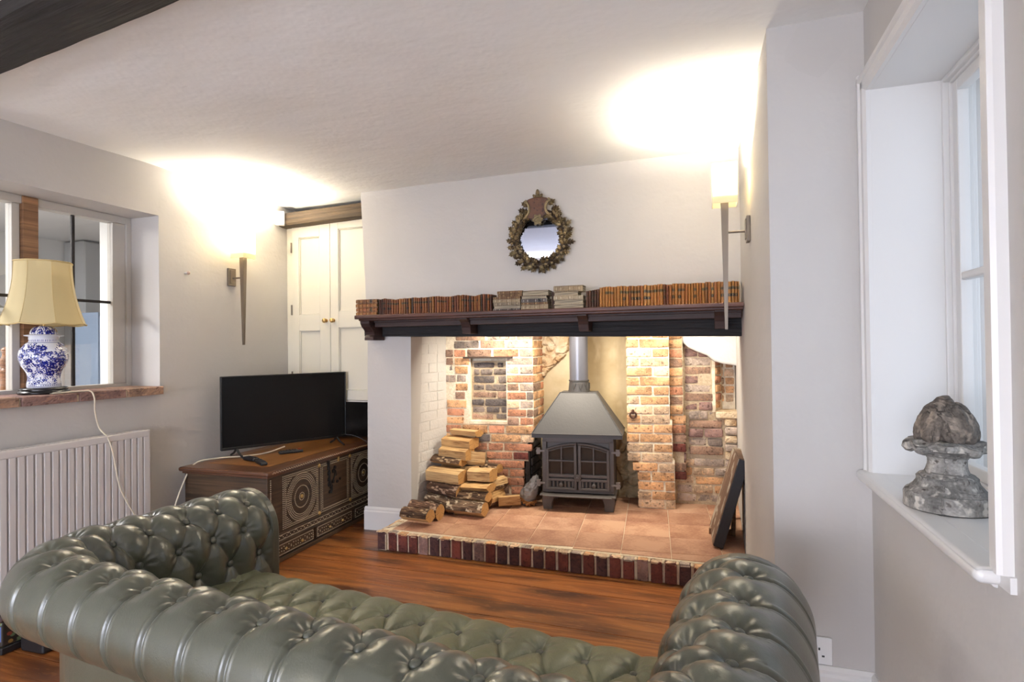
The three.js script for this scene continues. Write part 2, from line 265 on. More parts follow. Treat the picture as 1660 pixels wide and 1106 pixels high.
// uneven old ceiling
{
  const g = panel(V(-3.3, 2.25, -3.3), V(0.95, 2.25, -3.3), V(0.95, 2.25, 4.8), V(-3.3, 2.25, 4.8), N.ny, 0.12, 0.0, 0.06);
  const p = g.attributes.position;
  for (let i = 0; i < p.count; i++) {
    const x = p.getX(i), y = p.getY(i), z = p.getZ(i); if (y > 2.3) continue;
    p.setY(i, y + 0.013 * f3(x * 1.3, 7, z * 1.6, 40) + 0.005 * f3(x * 3.4, 2, z * 4.2, 44));
  }
  g.computeVertexNormals(); struct('ceiling', g, M.ceiling);
}
// floor: wide pine boards laid across the room
{
  const fl = structGroup('floor');
  part('sub_floor', bx(7.2, 0.1, 8.4, -2.2, -0.075, -0.85, 0), std({ color: 0x1c120c, roughness: 1 }), fl);
  let d = -3.05, row = 0;
  while (d < 4.6) {
    const w = 0.155 + 0.05 * h2(row, 3, 7), shift = h2(row, 5, 9) * 2.4;
    for (const [a, b, k] of d < 0.4 ? [[-3.02, -1.6 + shift * 0.5, 0], [-1.597 + shift * 0.5, 0.62, 1]] : [[-3.02, 0.62, 0]]) {
      const g = bx(b - a, 0.024, w - 0.0035, 0, -0.012, 0, 0.0025), uv = g.attributes.uv, ou = h2(row, k, 21) * 7, ov = h2(row, k, 22) * 5;
      for (let i = 0; i < uv.count; i++) uv.setXY(i, uv.getX(i) + ou, uv.getY(i) + ov);
      part('plank', g, M.floors[Math.floor(h2(row, k, 31) * 4)], fl, [(a + b) / 2, 0.0015 * (h2(row, k, 41) - 0.5), -(d + w / 2)]);
    }
    d += w; row++;
  }
}
// skirting boards
function skirting(name, a, b, n, h = 0.15) {                 // from a to b on the floor, standing proud along n
  const len = a.distanceTo(b), s = poly([[0, 0], [0.018, 0], [0.018, h - 0.03], [0.013, h - 0.022], [0.013, h - 0.012], [0.005, h], [0, h]]);
  const g = extrude(s, len); boxUV(g);
  const m = struct(name, g, M.gloss), z = new THREE.Vector3().subVectors(b, a).normalize();
  m.matrix.makeBasis(new THREE.Vector3(0, 1, 0).cross(z), new THREE.Vector3(0, 1, 0), z); m.quaternion.setFromRotationMatrix(m.matrix); m.position.copy(a); return m;
}
skirting('baseboard_pillar', V(-1.89, 0, 3.345), V(-2.223, 0, 3.33), N.pz);
skirting('baseboard_nib', V(0.455, 0, 2.10), V(0.155, 0, 2.10), N.pz, 0.165);
skirting('baseboard_window', V(0.545, 0, -3.0), V(0.455, 0, 2.09), N.nx, 0.165);

// the dark beam set in the ceiling, and the crooked timber over the cupboard
function timber(len, h, d, seed, rough = 0.008) {            // hewn beam along x, about its centre
  const g = new THREE.BoxGeometry(len, h, d, Math.round(len / 0.04), 4, 4), p = g.attributes.position;
  for (let i = 0; i < p.count; i++) {
    const x = p.getX(i), y = p.getY(i), z = p.getZ(i), s = 1 + rough / Math.max(h, d) * 0;
    p.setY(i, y + rough * f3(x * 3, y * 9, z * 9, seed)); p.setZ(i, z + rough * f3(x * 3, y * 9 + 5, z * 9, seed + 4));
    if (Math.abs(y) > h * 0.45 && Math.abs(z) > d * 0.45) { p.setY(i, p.getY(i) * (1 - 0.012 / h)); p.setZ(i, p.getZ(i) * (1 - 0.012 / d)); }
  }
  g.computeVertexNormals(); return boxUV(g);
}
{
  const m = part('ceiling_beam', timber(4.2, 0.16, 0.195, 5, 0.006), M.beam, scene, [-1.7, 2.285, -1.190], [0, -0.11, 0]); m.name = 'ceiling_beam';
  tag(m, 'dark hewn oak beam sunk in the plaster ceiling above the lamp window', 'beam');
  const l = part('timber_lintel', timber(0.86, 0.10, 0.16, 15, 0.007), M.lintel, scene, [-2.63, 2.156, -3.50], [0, 0, 0.028]);
  tag(l, 'crooked brown timber above the cream cupboard doors in the corner', 'beam');
}
// nail in the left wall, motion sensor in the corner
{
  const n = thing('wall_hook', 'small pale peg in the left wall between the inner window and the sconce', 'hook', [-3.0, 1.665, -2.628]);
  part('peg', turned(cyl(0.006, 0.008, 0.03, 0, 0, 0, 10), 0, 0, Math.PI / 2, 0.012, 0, 0), M.plaster, n);
  part('head', turned(new THREE.SphereGeometry(0.010, 10, 8), 0, 0, 0, 0.028, 0, 0), std({ color: 0xb59a8a, roughness: 0.6 }), n);
  const s = thing('motion_sensor', 'small white sensor box high in the corner beside the dark timber', 'sensor', [-2.97, 2.15, -3.40], 0.6);
  part('housing', bx(0.07, 0.10, 0.05, 0, 0, 0, 0.008), M.plasticWhite, s);
  part('lens', bx(0.05, 0.035, 0.008, 0, -0.018, 0.025, 0.004), std({ color: 0xe8e8e8, roughness: 0.2 }), s);
}

// ---------------------------------------------------------------- window on the right: deep reveal, casing, sill, sash
{
  const w1 = structGroup('window_1', [0.455 - 0.44 * Math.cos(WA) + 2.1 * Math.sin(WA), 0, -2.1 + 0.44 * Math.sin(WA) + 2.1 * Math.cos(WA)], WA);
  const sash = [], X = 0.675;
  // outer frame and stepped stop
  const fr = (x0, x1, d0, d1, y0, y1, s) => [bx(x1 - x0, y1 - y0, s, (x0 + x1) / 2, (y0 + y1) / 2, -(d1 - s / 2), 0.004), bx(x1 - x0, y1 - y0, s, (x0 + x1) / 2, (y0 + y1) / 2, -(d0 + s / 2), 0.004), bx(x1 - x0, s, d1 - d0 - 2 * s, (x0 + x1) / 2, y1 - s / 2, -(d0 + d1) / 2, 0.004), bx(x1 - x0, s, d1 - d0 - 2 * s, (x0 + x1) / 2, y0 + s / 2, -(d0 + d1) / 2, 0.004)];
  part('window_frame', [...fr(0.625, 0.71, 1.262, 2.055, 0.795, 1.985, 0.020), ...fr(0.640, 0.70, 1.275, 2.042, 0.808, 1.972, 0.014)], M.gloss, w1);
  part('sash', [...fr(0.648, 0.678, 1.286, 2.032, 0.820, 1.960, 0.034)], M.gloss, w1);
  part('glazing_bar', [bx(0.026, 0.024, 0.68, 0.662, 1.388, -1.659, 0.006)], M.gloss, w1);
  part('glazing_bar', [bx(0.026, 1.07, 0.022, 0.662, 1.39, -1.46, 0.006)], M.gloss, w1);
  for (const [d0, d1] of [[1.32, 1.449], [1.471, 1.998]]) for (const [y0, y1] of [[0.854, 1.376], [1.40, 1.926]])
    part('window_pane', bx(0.003, y1 - y0 + 0.006, d1 - d0 + 0.006, 0.664, (y0 + y1) / 2, -(d0 + d1) / 2, 0), M.glass, w1);
  // reveal lining boards
  part('reveal_panel', [bx(0.20, 1.19, 0.012, 0.54, 1.39, -2.048, 0.002)], M.gloss, w1);
  part('reveal_panel', [bx(0.20, 0.012, 0.785, 0.54, 1.982, -1.657, 0.002)], M.gloss, w1);
  part('reveal_panel', [bx(0.20, 1.19, 0.012, 0.54, 1.39, -1.264, 0.002)], M.gloss, w1);
  // moulded casing, mitred round the opening on the room side
  const prof = (len) => { const g = extrude(poly([[0, 0], [0, 0.012], [0.012, 0.020], [0.034, 0.020], [0.040, 0.026], [0.052, 0.026], [0.056, 0.018], [0.056, 0]]), len); boxUV(g); return g; };
  const casing = (len, d, y, dirAlong, dirOut) => { const g = prof(len), mm = new THREE.Matrix4().makeBasis(dirOut, N.nx, dirAlong); mm.setPosition(0.441, y, -d); g.applyMatrix4(mm); if (mm.determinant() < 0) { const ix = g.index; const a = g.attributes.position, n = g.attributes.normal; for (let i = 0; i < a.count; i += 3) for (const at of [a, n, g.attributes.uv]) for (let k = 0; k < at.itemSize; k++) { const t = at.array[(i + 1) * at.itemSize + k]; at.array[(i + 1) * at.itemSize + k] = at.array[(i + 2) * at.itemSize + k]; at.array[(i + 2) * at.itemSize + k] = t; } } return g; };
  part('casing', [casing(1.24, 2.042, 0.80, N.py, N.nz), casing(1.233, 1.266, 0.80, N.py, N.pz), casing(0.888, 1.210, 1.977, N.nz, N.py)], M.gloss, w1);
  // sill board with rounded nose and a short return past the casing
  const sill = extrude(poly([[0, 0], [0.225, 0], [0.225, 0.028], [0, 0.028]]), 0.845, 0); boxUV(sill); sill.translate(0.43, 0.772, -2.048);
  const nose = new RoundedBoxGeometry(0.07, 0.030, 0.86, 4, 0.0145); nose.translate(0.428, 0.786, -1.667); boxUV(nose);
  part('window_sill', [sill, nose], M.gloss, w1);
  part('sill_moulding', [turned(cyl(0.009, 0.009, 0.80, 0, 0, 0, 10), Math.PI / 2, 0, 0, 0.438, 0.766, -1.672)], M.gloss, w1);
}
// pair of glazed doors behind the camera that let the daylight in, and the pale rug that throws it up to the ceiling
{
  const r = thing('rug', 'large pale woven rug on the boards behind the camera', 'rug', [-1.25, 0, 1.55]);
  part('pile', bx(3.1, 0.014, 2.6, 0, 0.008, 0, 0.005), std({ color: new THREE.Color().setRGB(0.80, 0.79, 0.77), roughness: 1, bumpMap: rep(T.leather, 20), bumpScale: 0.003 }), r);
  const fr = []; for (let k = 0; k < 60; k++) for (const s of [-1, 1]) fr.push(bx(0.05, 0.006, 0.012, s * 1.57, 0.006, -1.27 + k * 0.043, 0.002)); part('fringe', fr, M.plasticWhite, r);
}
[[-2.9, -1.7], [-1.35, -0.15]].forEach(([a, b], k) => {
  const w = structGroup('window_' + (3 + k)), z = 3.2, y0 = 0.06, y1 = 2.03, s = 0.06, out = [];
  out.push(bx(s, y1 - y0, 0.06, a + s / 2, (y0 + y1) / 2, z), bx(s, y1 - y0, 0.06, b - s / 2, (y0 + y1) / 2, z), bx(b - a, s, 0.06, (a + b) / 2, y0 + s / 2, z), bx(b - a, s, 0.06, (a + b) / 2, y1 - s / 2, z), bx(0.03, y1 - y0, 0.04, (a + b) / 2, (y0 + y1) / 2, z), bx(b - a, 0.03, 0.04, (a + b) / 2, 1.45, z));
  part('window_frame', out, M.gloss, w);
  part('window_pane', bx(b - a, y1 - y0, 0.003, (a + b) / 2, (y0 + y1) / 2, z + 0.005, 0), M.glass, w);
});

// ---------------------------------------------------------------- inner window on the left, its brick sill, the kitchen beyond
{
  const w2 = structGroup('window_2'), X = -3.25;
  const v = (d0, d1, y0, y1, t, m, name, x = X) => part(name, bx(t, y1 - y0, d1 - d0, x, (y0 + y1) / 2, -(d0 + d1) / 2, 0.003), m, w2);
  v(2.425, 2.455, 0.985, 1.975, 0.07, M.frame, 'window_frame');
  v(1.22, 1.25, 0.985, 1.975, 0.07, M.frame, 'window_frame');
  v(1.25, 2.425, 1.935, 1.975, 0.07, M.frame, 'window_frame');
  v(1.25, 2.425, 0.985, 1.018, 0.07, M.frame, 'window_frame');
  v(2.352, 2.425, 1.018, 1.935, 0.045, M.frame, 'stile');
  v(1.850, 1.885, 1.018, 1.935, 0.05, M.frame, 'stile');
  v(1.25, 1.30, 1.018, 1.935, 0.045, M.frame, 'stile');
  const oak = std({ color: new THREE.Color().setRGB(0.52, 0.27, 0.13), map: T.darkWood, bumpMap: T.oldWoodBump, bumpScale: 0.004, roughness: 0.65 });
  v(1.887, 1.957, 0.99, 1.975, 0.09, oak, 'timber_post');
  const bar = (d0, d1, y0, y1) => v(d0, d1, y0, y1, 0.016, M.iron, 'glazing_bar');
  bar(2.141, 2.157, 1.018, 1.935); bar(1.957, 2.352, 1.472, 1.487); bar(1.30, 1.850, 1.472, 1.487); bar(1.57, 1.586, 1.018, 1.935);
  for (const [d0, d1] of [[1.957, 2.141], [2.157, 2.352], [1.30, 1.57], [1.586, 1.85]]) for (const [y0, y1] of [[1.018, 1.472], [1.487, 1.935]]) v(d0, d1, y0, y1, 0.003, M.glass, 'window_pane', X + 0.002);
}
{
  // tiles of the sill, each a brick slab with a mortar joint between
  const s = structGroup('window_sill');
  part('mortar_bed', bx(0.27, 0.034, 1.22, -3.10, 0.972, -1.835, 0.004), M.mortar, s);
  let d = 1.24, k = 0;
  while (d < 2.45) {
    const l = Math.min(0.235 + 0.06 * h2(k, 2, 3), 2.452 - d); const b = brickGeo(l - 0.012, 0.265, 0.044, k + 60);
    turned(b, -Math.PI / 2, Math.PI / 2, 0, -3.0875, 1.0, -(d + l / 2));
    part('brick', b, k % 3 === 1 ? M.b.brown : M.b.mauve, s); d += l; k++;
  }
}
// rough brick: front face towards +z at z = 0, body behind, worn edges
function brickGeo(w, h, dp, seed, wear = 1) {
  const R = mulberry(seed * 7919 + 13), ou = R() * 3, ov = R() * 3, c = Math.min(0.0045 * (0.6 + 0.4 * wear), h * 0.2), m = Math.max(1, Math.round(w / 0.07));
  const xs = [0, c]; for (let i = 1; i < m; i++) xs.push(c + (w - 2 * c) * i / m); xs.push(w - c, w); const ys = [0, c, h - c, h], nx = xs.length - 1, ny = 3, pos = [], uv = [], idx = [];
  const g = []; for (let j = 0; j <= ny; j++) for (let i = 0; i <= nx; i++) {
    const ex = i === 0 || i === nx, ey = j === 0 || j === ny; let x = xs[i] - w / 2, y = ys[j] - h / 2, z = 0.0022 * wear * (R() - 0.5);
    if (ex || ey) z = -(0.0025 + 0.003 * R()) * wear - (ex && ey ? 0.003 * wear : 0);
    x += (R() - 0.5) * 0.0035 * wear; y += (R() - 0.5) * 0.003 * wear;
    if (ex && ey) { x *= 1 - 0.003 * wear / w; y *= 1 - 0.004 * wear / h; }
    g.push(pos.length / 3); pos.push(x, y, z); uv.push(x + ou, y + ov);
  }
  const W = nx + 1;
  for (let j = 0; j < ny; j++) for (let i = 0; i < nx; i++) { const a = g[j * W + i], b = g[j * W + i + 1], c2 = g[(j + 1) * W + i + 1], d = g[(j + 1) * W + i]; idx.push(a, b, c2, a, c2, d); }
  const ring = []; for (let i = 0; i <= nx; i++) ring.push(i); for (let j = 1; j <= ny; j++) ring.push(j * W + nx); for (let i = nx - 1; i >= 0; i--) ring.push(ny * W + i); for (let j = ny - 1; j > 0; j--) ring.push(j * W);
  const back = ring.map((k) => { const q = pos.length / 3; pos.push(pos[3 * k], pos[3 * k + 1], -dp); uv.push(uv[2 * k] + 0.03, uv[2 * k + 1] + 0.05); return q; });
  const side = ring.map((k) => { const q = pos.length / 3; pos.push(pos[3 * k], pos[3 * k + 1], pos[3 * k + 2]); uv.push(uv[2 * k], uv[2 * k + 1]); return q; });
  const n = ring.length; for (let k = 0; k < n; k++) { const q = (k + 1) % n; idx.push(side[k], back[k], back[q], side[k], back[q], side[q]); }
  const bg = new THREE.BufferGeometry(); bg.setAttribute('position', new THREE.Float32BufferAttribute(pos, 3)); bg.setAttribute('uv', new THREE.Float32BufferAttribute(uv, 2)); bg.setIndex(idx); bg.computeVertexNormals(); return bg;
}
const brickCache = {};
function brickShared(w, h, dp, wear, k) { const key = [Math.round(w * 100), Math.round(h * 250), dp, wear, k % 4].join(); return brickCache[key] ||= brickGeo(w, h, dp, 100 + Object.keys(brickCache).length, wear); }
let brickNo = 0;
// one brick in a wall's own plane (x along, y up, face towards +z)
function brick(parent, x0, x1, y0, y1, mat, proud = 0, wear = 1, dp = 0.05) {
  const w = x1 - x0, h = y1 - y0; brickNo++;
  const m = part('brick', brickShared(w, h, dp, wear, brickNo), mat, parent, [(x0 + x1) / 2, (y0 + y1) / 2, proud + 0.005 * (h2(brickNo, 3, 5) - 0.5) * wear]);
  m.scale.set(w / (Math.round(w * 100) / 100), h / (Math.round(h * 250) / 250), 1);
  m.rotation.z = (h2(brickNo, 4, 6) - 0.5) * 0.012 * wear; return m;
}
// lime mortar bed: an uneven sheet with thickness, front near z
function bed(parent, pts, z, thick, mat = M.mortar, amp = 0.003, step = 0.03) {
  const xs = pts.map((p) => p[0]), ys = pts.map((p) => p[1]), x0 = Math.min(...xs), x1 = Math.max(...xs), y0 = Math.min(...ys), y1 = Math.max(...ys);
  const rect = pts.length === 4 && new Set(xs).size === 2 && new Set(ys).size === 2;
  if (rect) {
    const g = panel(new THREE.Vector3(x0, y0, z), new THREE.Vector3(x1, y0, z), new THREE.Vector3(x1, y1, z), new THREE.Vector3(x0, y1, z), N.pz, thick, amp, step, 14);
    return part('mortar_bed', g, mat, parent);
  }
  const g = extrude(poly(pts), thick - 0.004, 0.004, 1); boxUV(g); g.translate(0, 0, z - thick); return part('mortar_bed', g, mat, parent);
}
// rows of bricks: x0(y) and x1(y) bound each course; pattern gives the lengths
function courses(parent, y0, y1, ch, x0f, x1f, choose, o = {}) {
  const j = o.joint ?? 0.010; let n = o.start ?? 0;
  for (let y = y1 - ch; y > y0 - ch * 0.6; y -= ch, n++) {
    const yy = Math.max(y, y0), a = x0f(yy + ch / 2, n), b = x1f(yy + ch / 2, n); let x = a;
    const L = o.lengths ? o.lengths(n) : (n % 2 ? [0.105, 0.21] : [0.215]); let k = 0;
    while (x < b - 0.02) {
      let l = L[k % L.length] + (h2(n, k, 11) - 0.5) * (o.loose ?? 0.02); if (b - x - l < 0.055) l = b - x;
      if (yy + ch - j - yy > 0.02) brick(parent, x, x + l - j, yy + j * 0.5, yy + ch - j * 0.5 + (h2(n, k, 12) - 0.5) * 0.004, choose(x + l / 2 - a, yy + ch / 2, n, k), (o.proud ?? 0.004) + (o.rough ?? 0) * (h2(n, k, 17) - 0.5), o.wear ?? 1);
      x += l; k++;
    }
  }
}
// ---------------------------------------------------------------- fireplace: brick back wall, turned a little from the room
const FP = [-1.3, 0, -3.85], FA = THREE.MathUtils.degToRad(6.3);
const B = M.b;
{
  // left pier with its bricked-up oven mouth
  const L = structGroup('wall_fireplace_left', FP, FA), Y = 0.11, TOP = 1.31;
  const rightEdge = (y) => y > 0.63 ? 0.092 : y > 0.57 ? 0.086 : y > 0.47 ? 0.070 : y > 0.40 ? 0.045 : 0.018;
  bed(L, [[-0.62, Y], [0.012, Y], [0.012, 0.40], [0.04, 0.40], [0.06, 0.47], [0.084, 0.58], [0.086, TOP], [-0.62, TOP]].map(([x, y]) => [x, y]).filter(([x, y], i) => true).map((p) => p), -0.052, 0.14);
  // mortar face of the pier in rectangles round the recess
  for (const [a, b, c, d] of [[-0.62, 0.010, Y, 0.40], [-0.62, 0.055, 0.40, 0.57], [-0.62, 0.084, 0.57, 0.652], [-0.62, -0.362, 0.652, 1.128], [-0.100, 0.086, 0.652, 1.128], [-0.62, 0.086, 1.128, TOP]]) bed(L, [[a, c], [b, c], [b, d], [a, d]], -0.002, 0.05, d < 0.66 ? M.mortarOld : M.mortar);
  bed(L, [[-0.37, 0.65], [-0.09, 0.65], [-0.09, 1.10], [-0.37, 1.10]], -0.034, 0.03, std({ color: new THREE.Color().setRGB(0.62, 0.55, 0.48), map: T.mortar, bumpMap: T.brickBump, bumpScale: 0.006, roughness: 0.95 }));
  // crown courses
  const rows = [
    [1.249, 1.305, [[-0.47, -0.25, B.brown], [-0.24, -0.03, B.dust], [-0.02, 0.09, B.dust]]],
    [1.192, 1.247, [[-0.485, -0.297, B.soot], [-0.286, -0.107, B.brown], [-0.097, 0.092, B.dust]]],
    [1.132, 1.184, [[-0.545, -0.492, B.brown], [-0.482, -0.400, B.red], [-0.388, -0.203, B.brown], [-0.190, -0.010, B.red], [0.000, 0.092, B.dust]]],
    [1.074, 1.124, [[-0.545, -0.490, B.brown], [-0.480, -0.370, B.orange], [-0.095, 0.092, B.dust]]],
    [1.012, 1.064, [[-0.475, -0.382, B.orange], [-0.092, -0.012, B.pale], [0.000, 0.092, B.dust]]],
    [0.951, 1.002, [[-0.545, -0.475, B.dust], [-0.465, -0.395, B.dust], [-0.092, 0.092, B.red]]],
    [0.891, 0.942, [[-0.475, -0.385, B.orange], [-0.092, -0.012, B.brown], [0.000, 0.092, B.dust]]],
    [0.830, 0.881, [[-0.475, -0.405, B.brown], [-0.092, 0.040, B.red], [0.048, 0.092, B.soot]]],
    [0.770, 0.820, [[-0.54, -0.392, B.orange], [-0.092, -0.010, B.pale], [0.000, 0.092, B.dust]]],
    [0.711, 0.761, [[-0.54, -0.412, B.red], [-0.092, 0.040, B.red], [0.048, 0.092, B.brown]]],
    [0.654, 0.702, [[-0.54, -0.417, B.orange], [-0.092, -0.012, B.brown], [0.000, 0.092, B.red]]],
    [0.592, 0.644, [[-0.62, -0.440, B.red], [-0.428, -0.240, B.orange], [-0.228, -0.118, B.red], [-0.105, 0.092, B.orange]]],
    [0.531, 0.582, [[-0.62, -0.52, B.orange], [-0.51, -0.425, B.red], [-0.335, -0.220, B.dark], [-0.212, 0.000, B.orange], [0.010, 0.090, B.pale]]],
    [0.470, 0.521, [[-0.62, -0.50, B.brown], [-0.41, -0.245, B.red], [-0.233, -0.130, B.red], [-0.118, 0.076, B.red]]],
    [0.410, 0.460, [[-0.62, -0.46, B.red], [-0.40, -0.365, B.plum], [-0.355, -0.258, B.plum], [-0.246, -0.065, B.red], [-0.053, 0.052, B.maroon]]],
    [0.350, 0.400, [[-0.62, -0.45, B.red], [-0.438, -0.25, B.brown], [-0.238, 0.022, B.red]]],
    [0.290, 0.340, [[-0.62, -0.42, B.red], [-0.40, -0.24, B.red], [-0.225, -0.095, B.red], [-0.083, 0.022, B.red]]],
    [0.230, 0.280, [[-0.62, -0.43, B.brown], [-0.42, -0.19, B.red], [-0.180, 0.022, B.red]]],
    [0.170, 0.220, [[-0.62, -0.40, B.red], [-0.39, -0.20, B.red], [-0.19, -0.085, B.brown], [-0.073, 0.022, B.red]]],
    [0.112, 0.160, [[-0.62, -0.40, B.red], [-0.39, -0.23, B.brown], [-0.215, 0.022, B.brown]]]];
  for (const [a, b, segs] of rows) for (const [x0, x1, m] of segs) brick(L, x0, x1, a, b, m, 0.003);
  // ragged left edge by the plaster: small broken bats
  for (let k = 0; k < 9; k++) { const y = 0.72 + k * 0.062; brick(L, -0.54 + 0.008 * (k % 3), -0.495, y, y + 0.05, k % 2 ? B.soot : B.brown, -0.006, 1.6); }
  // bricked-up oven mouth, set back
  const orow = [[1.052, 1.090, [[-0.345, -0.195, B.dark], [-0.17, -0.125, B.dark]]], [1.002, 1.044, [[-0.345, -0.305, B.soot], [-0.292, -0.205, B.soot], [-0.196, -0.105, B.soot]]], [0.942, 0.994, [[-0.348, -0.19, B.dark], [-0.165, -0.10, B.soot]]], [0.888, 0.934, [[-0.352, -0.270, B.soot], [-0.26, -0.10, B.soot]]], [0.836, 0.880, [[-0.355, -0.178, B.brown], [-0.17, -0.10, B.brown]]], [0.782, 0.828, [[-0.36, -0.27, B.dark], [-0.262, -0.10, B.dark]]], [0.732, 0.774, [[-0.358, -0.268, B.soot], [-0.256, -0.158, B.dark], [-0.148, -0.10, B.dark]]], [0.684, 0.724, [[-0.366, -0.205, B.brown], [-0.185, -0.10, B.soot]]]];
  for (const [a, b, segs] of orow) for (const [x0, x1, m] of segs) brick(L, x0, x1, a, b, m, -0.028, 1.6);
  part('oven_sill', bx(0.285, 0.03, 0.05, -0.232, 0.664, -0.022, 0.008), M.mortar, L);
  part('iron_lintel', bx(0.36, 0.012, 0.06, -0.232, 1.126, -0.012, 0.002), std({ color: new THREE.Color().setRGB(0.05, 0.03, 0.02), roughness: 0.8 }), L);
  // the side of the pier that turns back to the stove niche
  const S = new THREE.Group(); S.name = 'pier_return'; S.position.set(0.094, 0, 0); S.rotation.y = Math.PI / 2 - 0.06; L.add(S);
  for (const [c, d] of [[0.58, 1.31]]) bed(S, [[0, c], [0.36, c], [0.36, d], [0, d]], -0.002, 0.05);
  bed(S, [[0, 0.11], [0.36, 0.11], [0.36, 0.58], [0, 0.58]], -0.030, 0.03, std({ color: 0x2a221d, roughness: 1, bumpMap: T.brickBump, bumpScale: 0.006 }));
  courses(S, 0.60, 1.307, 0.0605, () => 0.004, () => 0.34, (x, y, n, k) => k === 0 ? (n % 3 ? B.orange : B.brown) : (n % 2 ? B.orange : B.red), { lengths: (n) => n % 2 ? [0.13, 0.105] : [0.20, 0.105] });
  courses(S, 0.115, 0.60, 0.0605, () => 0.03, () => 0.34, () => B.dark, { lengths: () => [0.2], proud: -0.02 });
}
{
  // plastered niche behind the stove, with the old rubble showing at its top
  const C = structGroup('wall_fireplace_niche', FP, FA);
  part('render_coat', panel(new THREE.Vector3(0.05, 0.1, -0.30), new THREE.Vector3(0.80, 0.1, -0.30), new THREE.Vector3(0.80, 1.40, -0.30), new THREE.Vector3(0.05, 1.40, -0.30), N.pz, 0.08, 0.010, 0.04, 5), M.ochre, C);
  // broken old lime and rubble: sheets whose outline sinks behind the render, cracked and lumpy inside
  const broken = (name, x0, x1, y0, y1, inside, amp, fq, seed, mat, lift) => {
    const n = Math.round((x1 - x0) / 0.005), m = Math.round((y1 - y0) / 0.005), pos = [], id = [], uv = [];
    for (let j = 0; j <= m; j++) for (let i = 0; i <= n; i++) {
      const x = mix(x0, x1, i / n), y = mix(y0, y1, j / m), e = inside(x, y) + 0.012 * f3(x * 34, y * 34, 2, seed);
      const r = 1 - 2 * Math.abs(f3(x * fq, y * fq * 1.3, 5, seed + 3)), c = Math.abs(f3(x * fq * 0.7, y * fq, 9, seed + 7));
      const z = -0.325 + lift * sm(clamp(e / 0.016 + 0.5)) + (e > 0 ? amp * (0.6 * r + 0.5 * f3(x * fq * 3, y * fq * 3, 1, seed + 9)) - (c < 0.07 ? amp * 1.6 * (1 - c / 0.07) : 0) : 0);
      pos.push(x, y, z); uv.push(x, y);
    }
    for (let j = 0; j < m; j++) for (let i = 0; i < n; i++) { const a = j * (n + 1) + i; id.push(a, a + 1, a + n + 2, a, a + n + 2, a + n + 1); }
    const g = new THREE.BufferGeometry(); g.setAttribute('position', new THREE.Float32BufferAttribute(pos, 3)); g.setAttribute('uv', new THREE.Float32BufferAttribute(uv, 2)); g.setIndex(id); g.computeVertexNormals(); part(name, g, mat, C);
  };
  const bound = [[1.42, 0.345], [1.32, 0.335], [1.25, 0.318], [1.20, 0.312], [1.135, 0.290], [1.10, 0.245], [1.06, 0.205], [1.03, 0.165], [0.985, 0.135], [0.95, 0.05]];
  broken('rubble_patch', 0.05, 0.38, 0.93, 1.42, (x, y) => { let k = 0; while (k < bound.length - 2 && y < bound[k + 1][0]) k++; const [a, b] = [bound[k], bound[k + 1]], xb = a[1] + (y - a[0]) / (b[0] - a[0]) * (b[1] - a[1]); return (xb - x) * 0.6; }, 0.020, 11, 61, M.rubble, 0.055);
  broken('cracked_render', 0.60, 0.81, 0.10, 0.66, (x, y) => Math.min(x - 0.655 + 0.02 * Math.sin(y * 22), 0.60 - y), 0.022, 13, 91, M.ochre, 0.060);
}
{
  // right pier
  const Rr = structGroup('wall_fireplace_pier', FP, FA), x0 = (y) => y > 0.43 ? 0.732 : y > 0.37 ? 0.766 : 0.797, x1 = (y) => y > 0.70 ? 1.016 : y > 0.40 ? 1.032 : 1.044;
  for (const [a, b, c, d] of [[0.740, 1.010, 0.70, 1.31], [0.740, 1.024, 0.435, 0.70], [0.805, 1.036, 0.11, 0.435]]) { bed(Rr, [[a, c], [b, c], [b, d], [a, d]], -0.002, 0.05); part('mortar_bed', bx(b - a, d - c, 0.30, (a + b) / 2, (c + d) / 2, -0.20, 0), M.mortar, Rr); }
  courses(Rr, 0.115, 1.307, 0.0632, x0, x1, (x, y, n, k) => [B.orange, B.pale, B.orange, B.orange, B.pale][(n * 3 + k * 2) % 5], { lengths: (n) => n % 2 ? [0.09, 0.20] : [0.175, 0.10], loose: 0.012 });
  // iron ring fixed in the pier
  const r = thing('iron_ring', 'small rusty iron ring fixed in the right brick pier beside the stove', 'ring', [0, 0, 0]);
  r.position.set(...FP); r.rotation.y = FA;
  const rust = std({ color: new THREE.Color().setRGB(0.10, 0.045, 0.028), roughness: 0.8, metalness: 0.3 });
  part('ring', turned(new THREE.TorusGeometry(0.020, 0.006, 8, 20), 0.2, 0, 0, 0.772, 0.735, 0.014), rust, r);
  part('staple', [bx(0.014, 0.03, 0.03, 0.772, 0.757, 0.008), cyl(0.008, 0.008, 0.012, 0.772, 0.757, 0.02, 10)], rust, r);
}
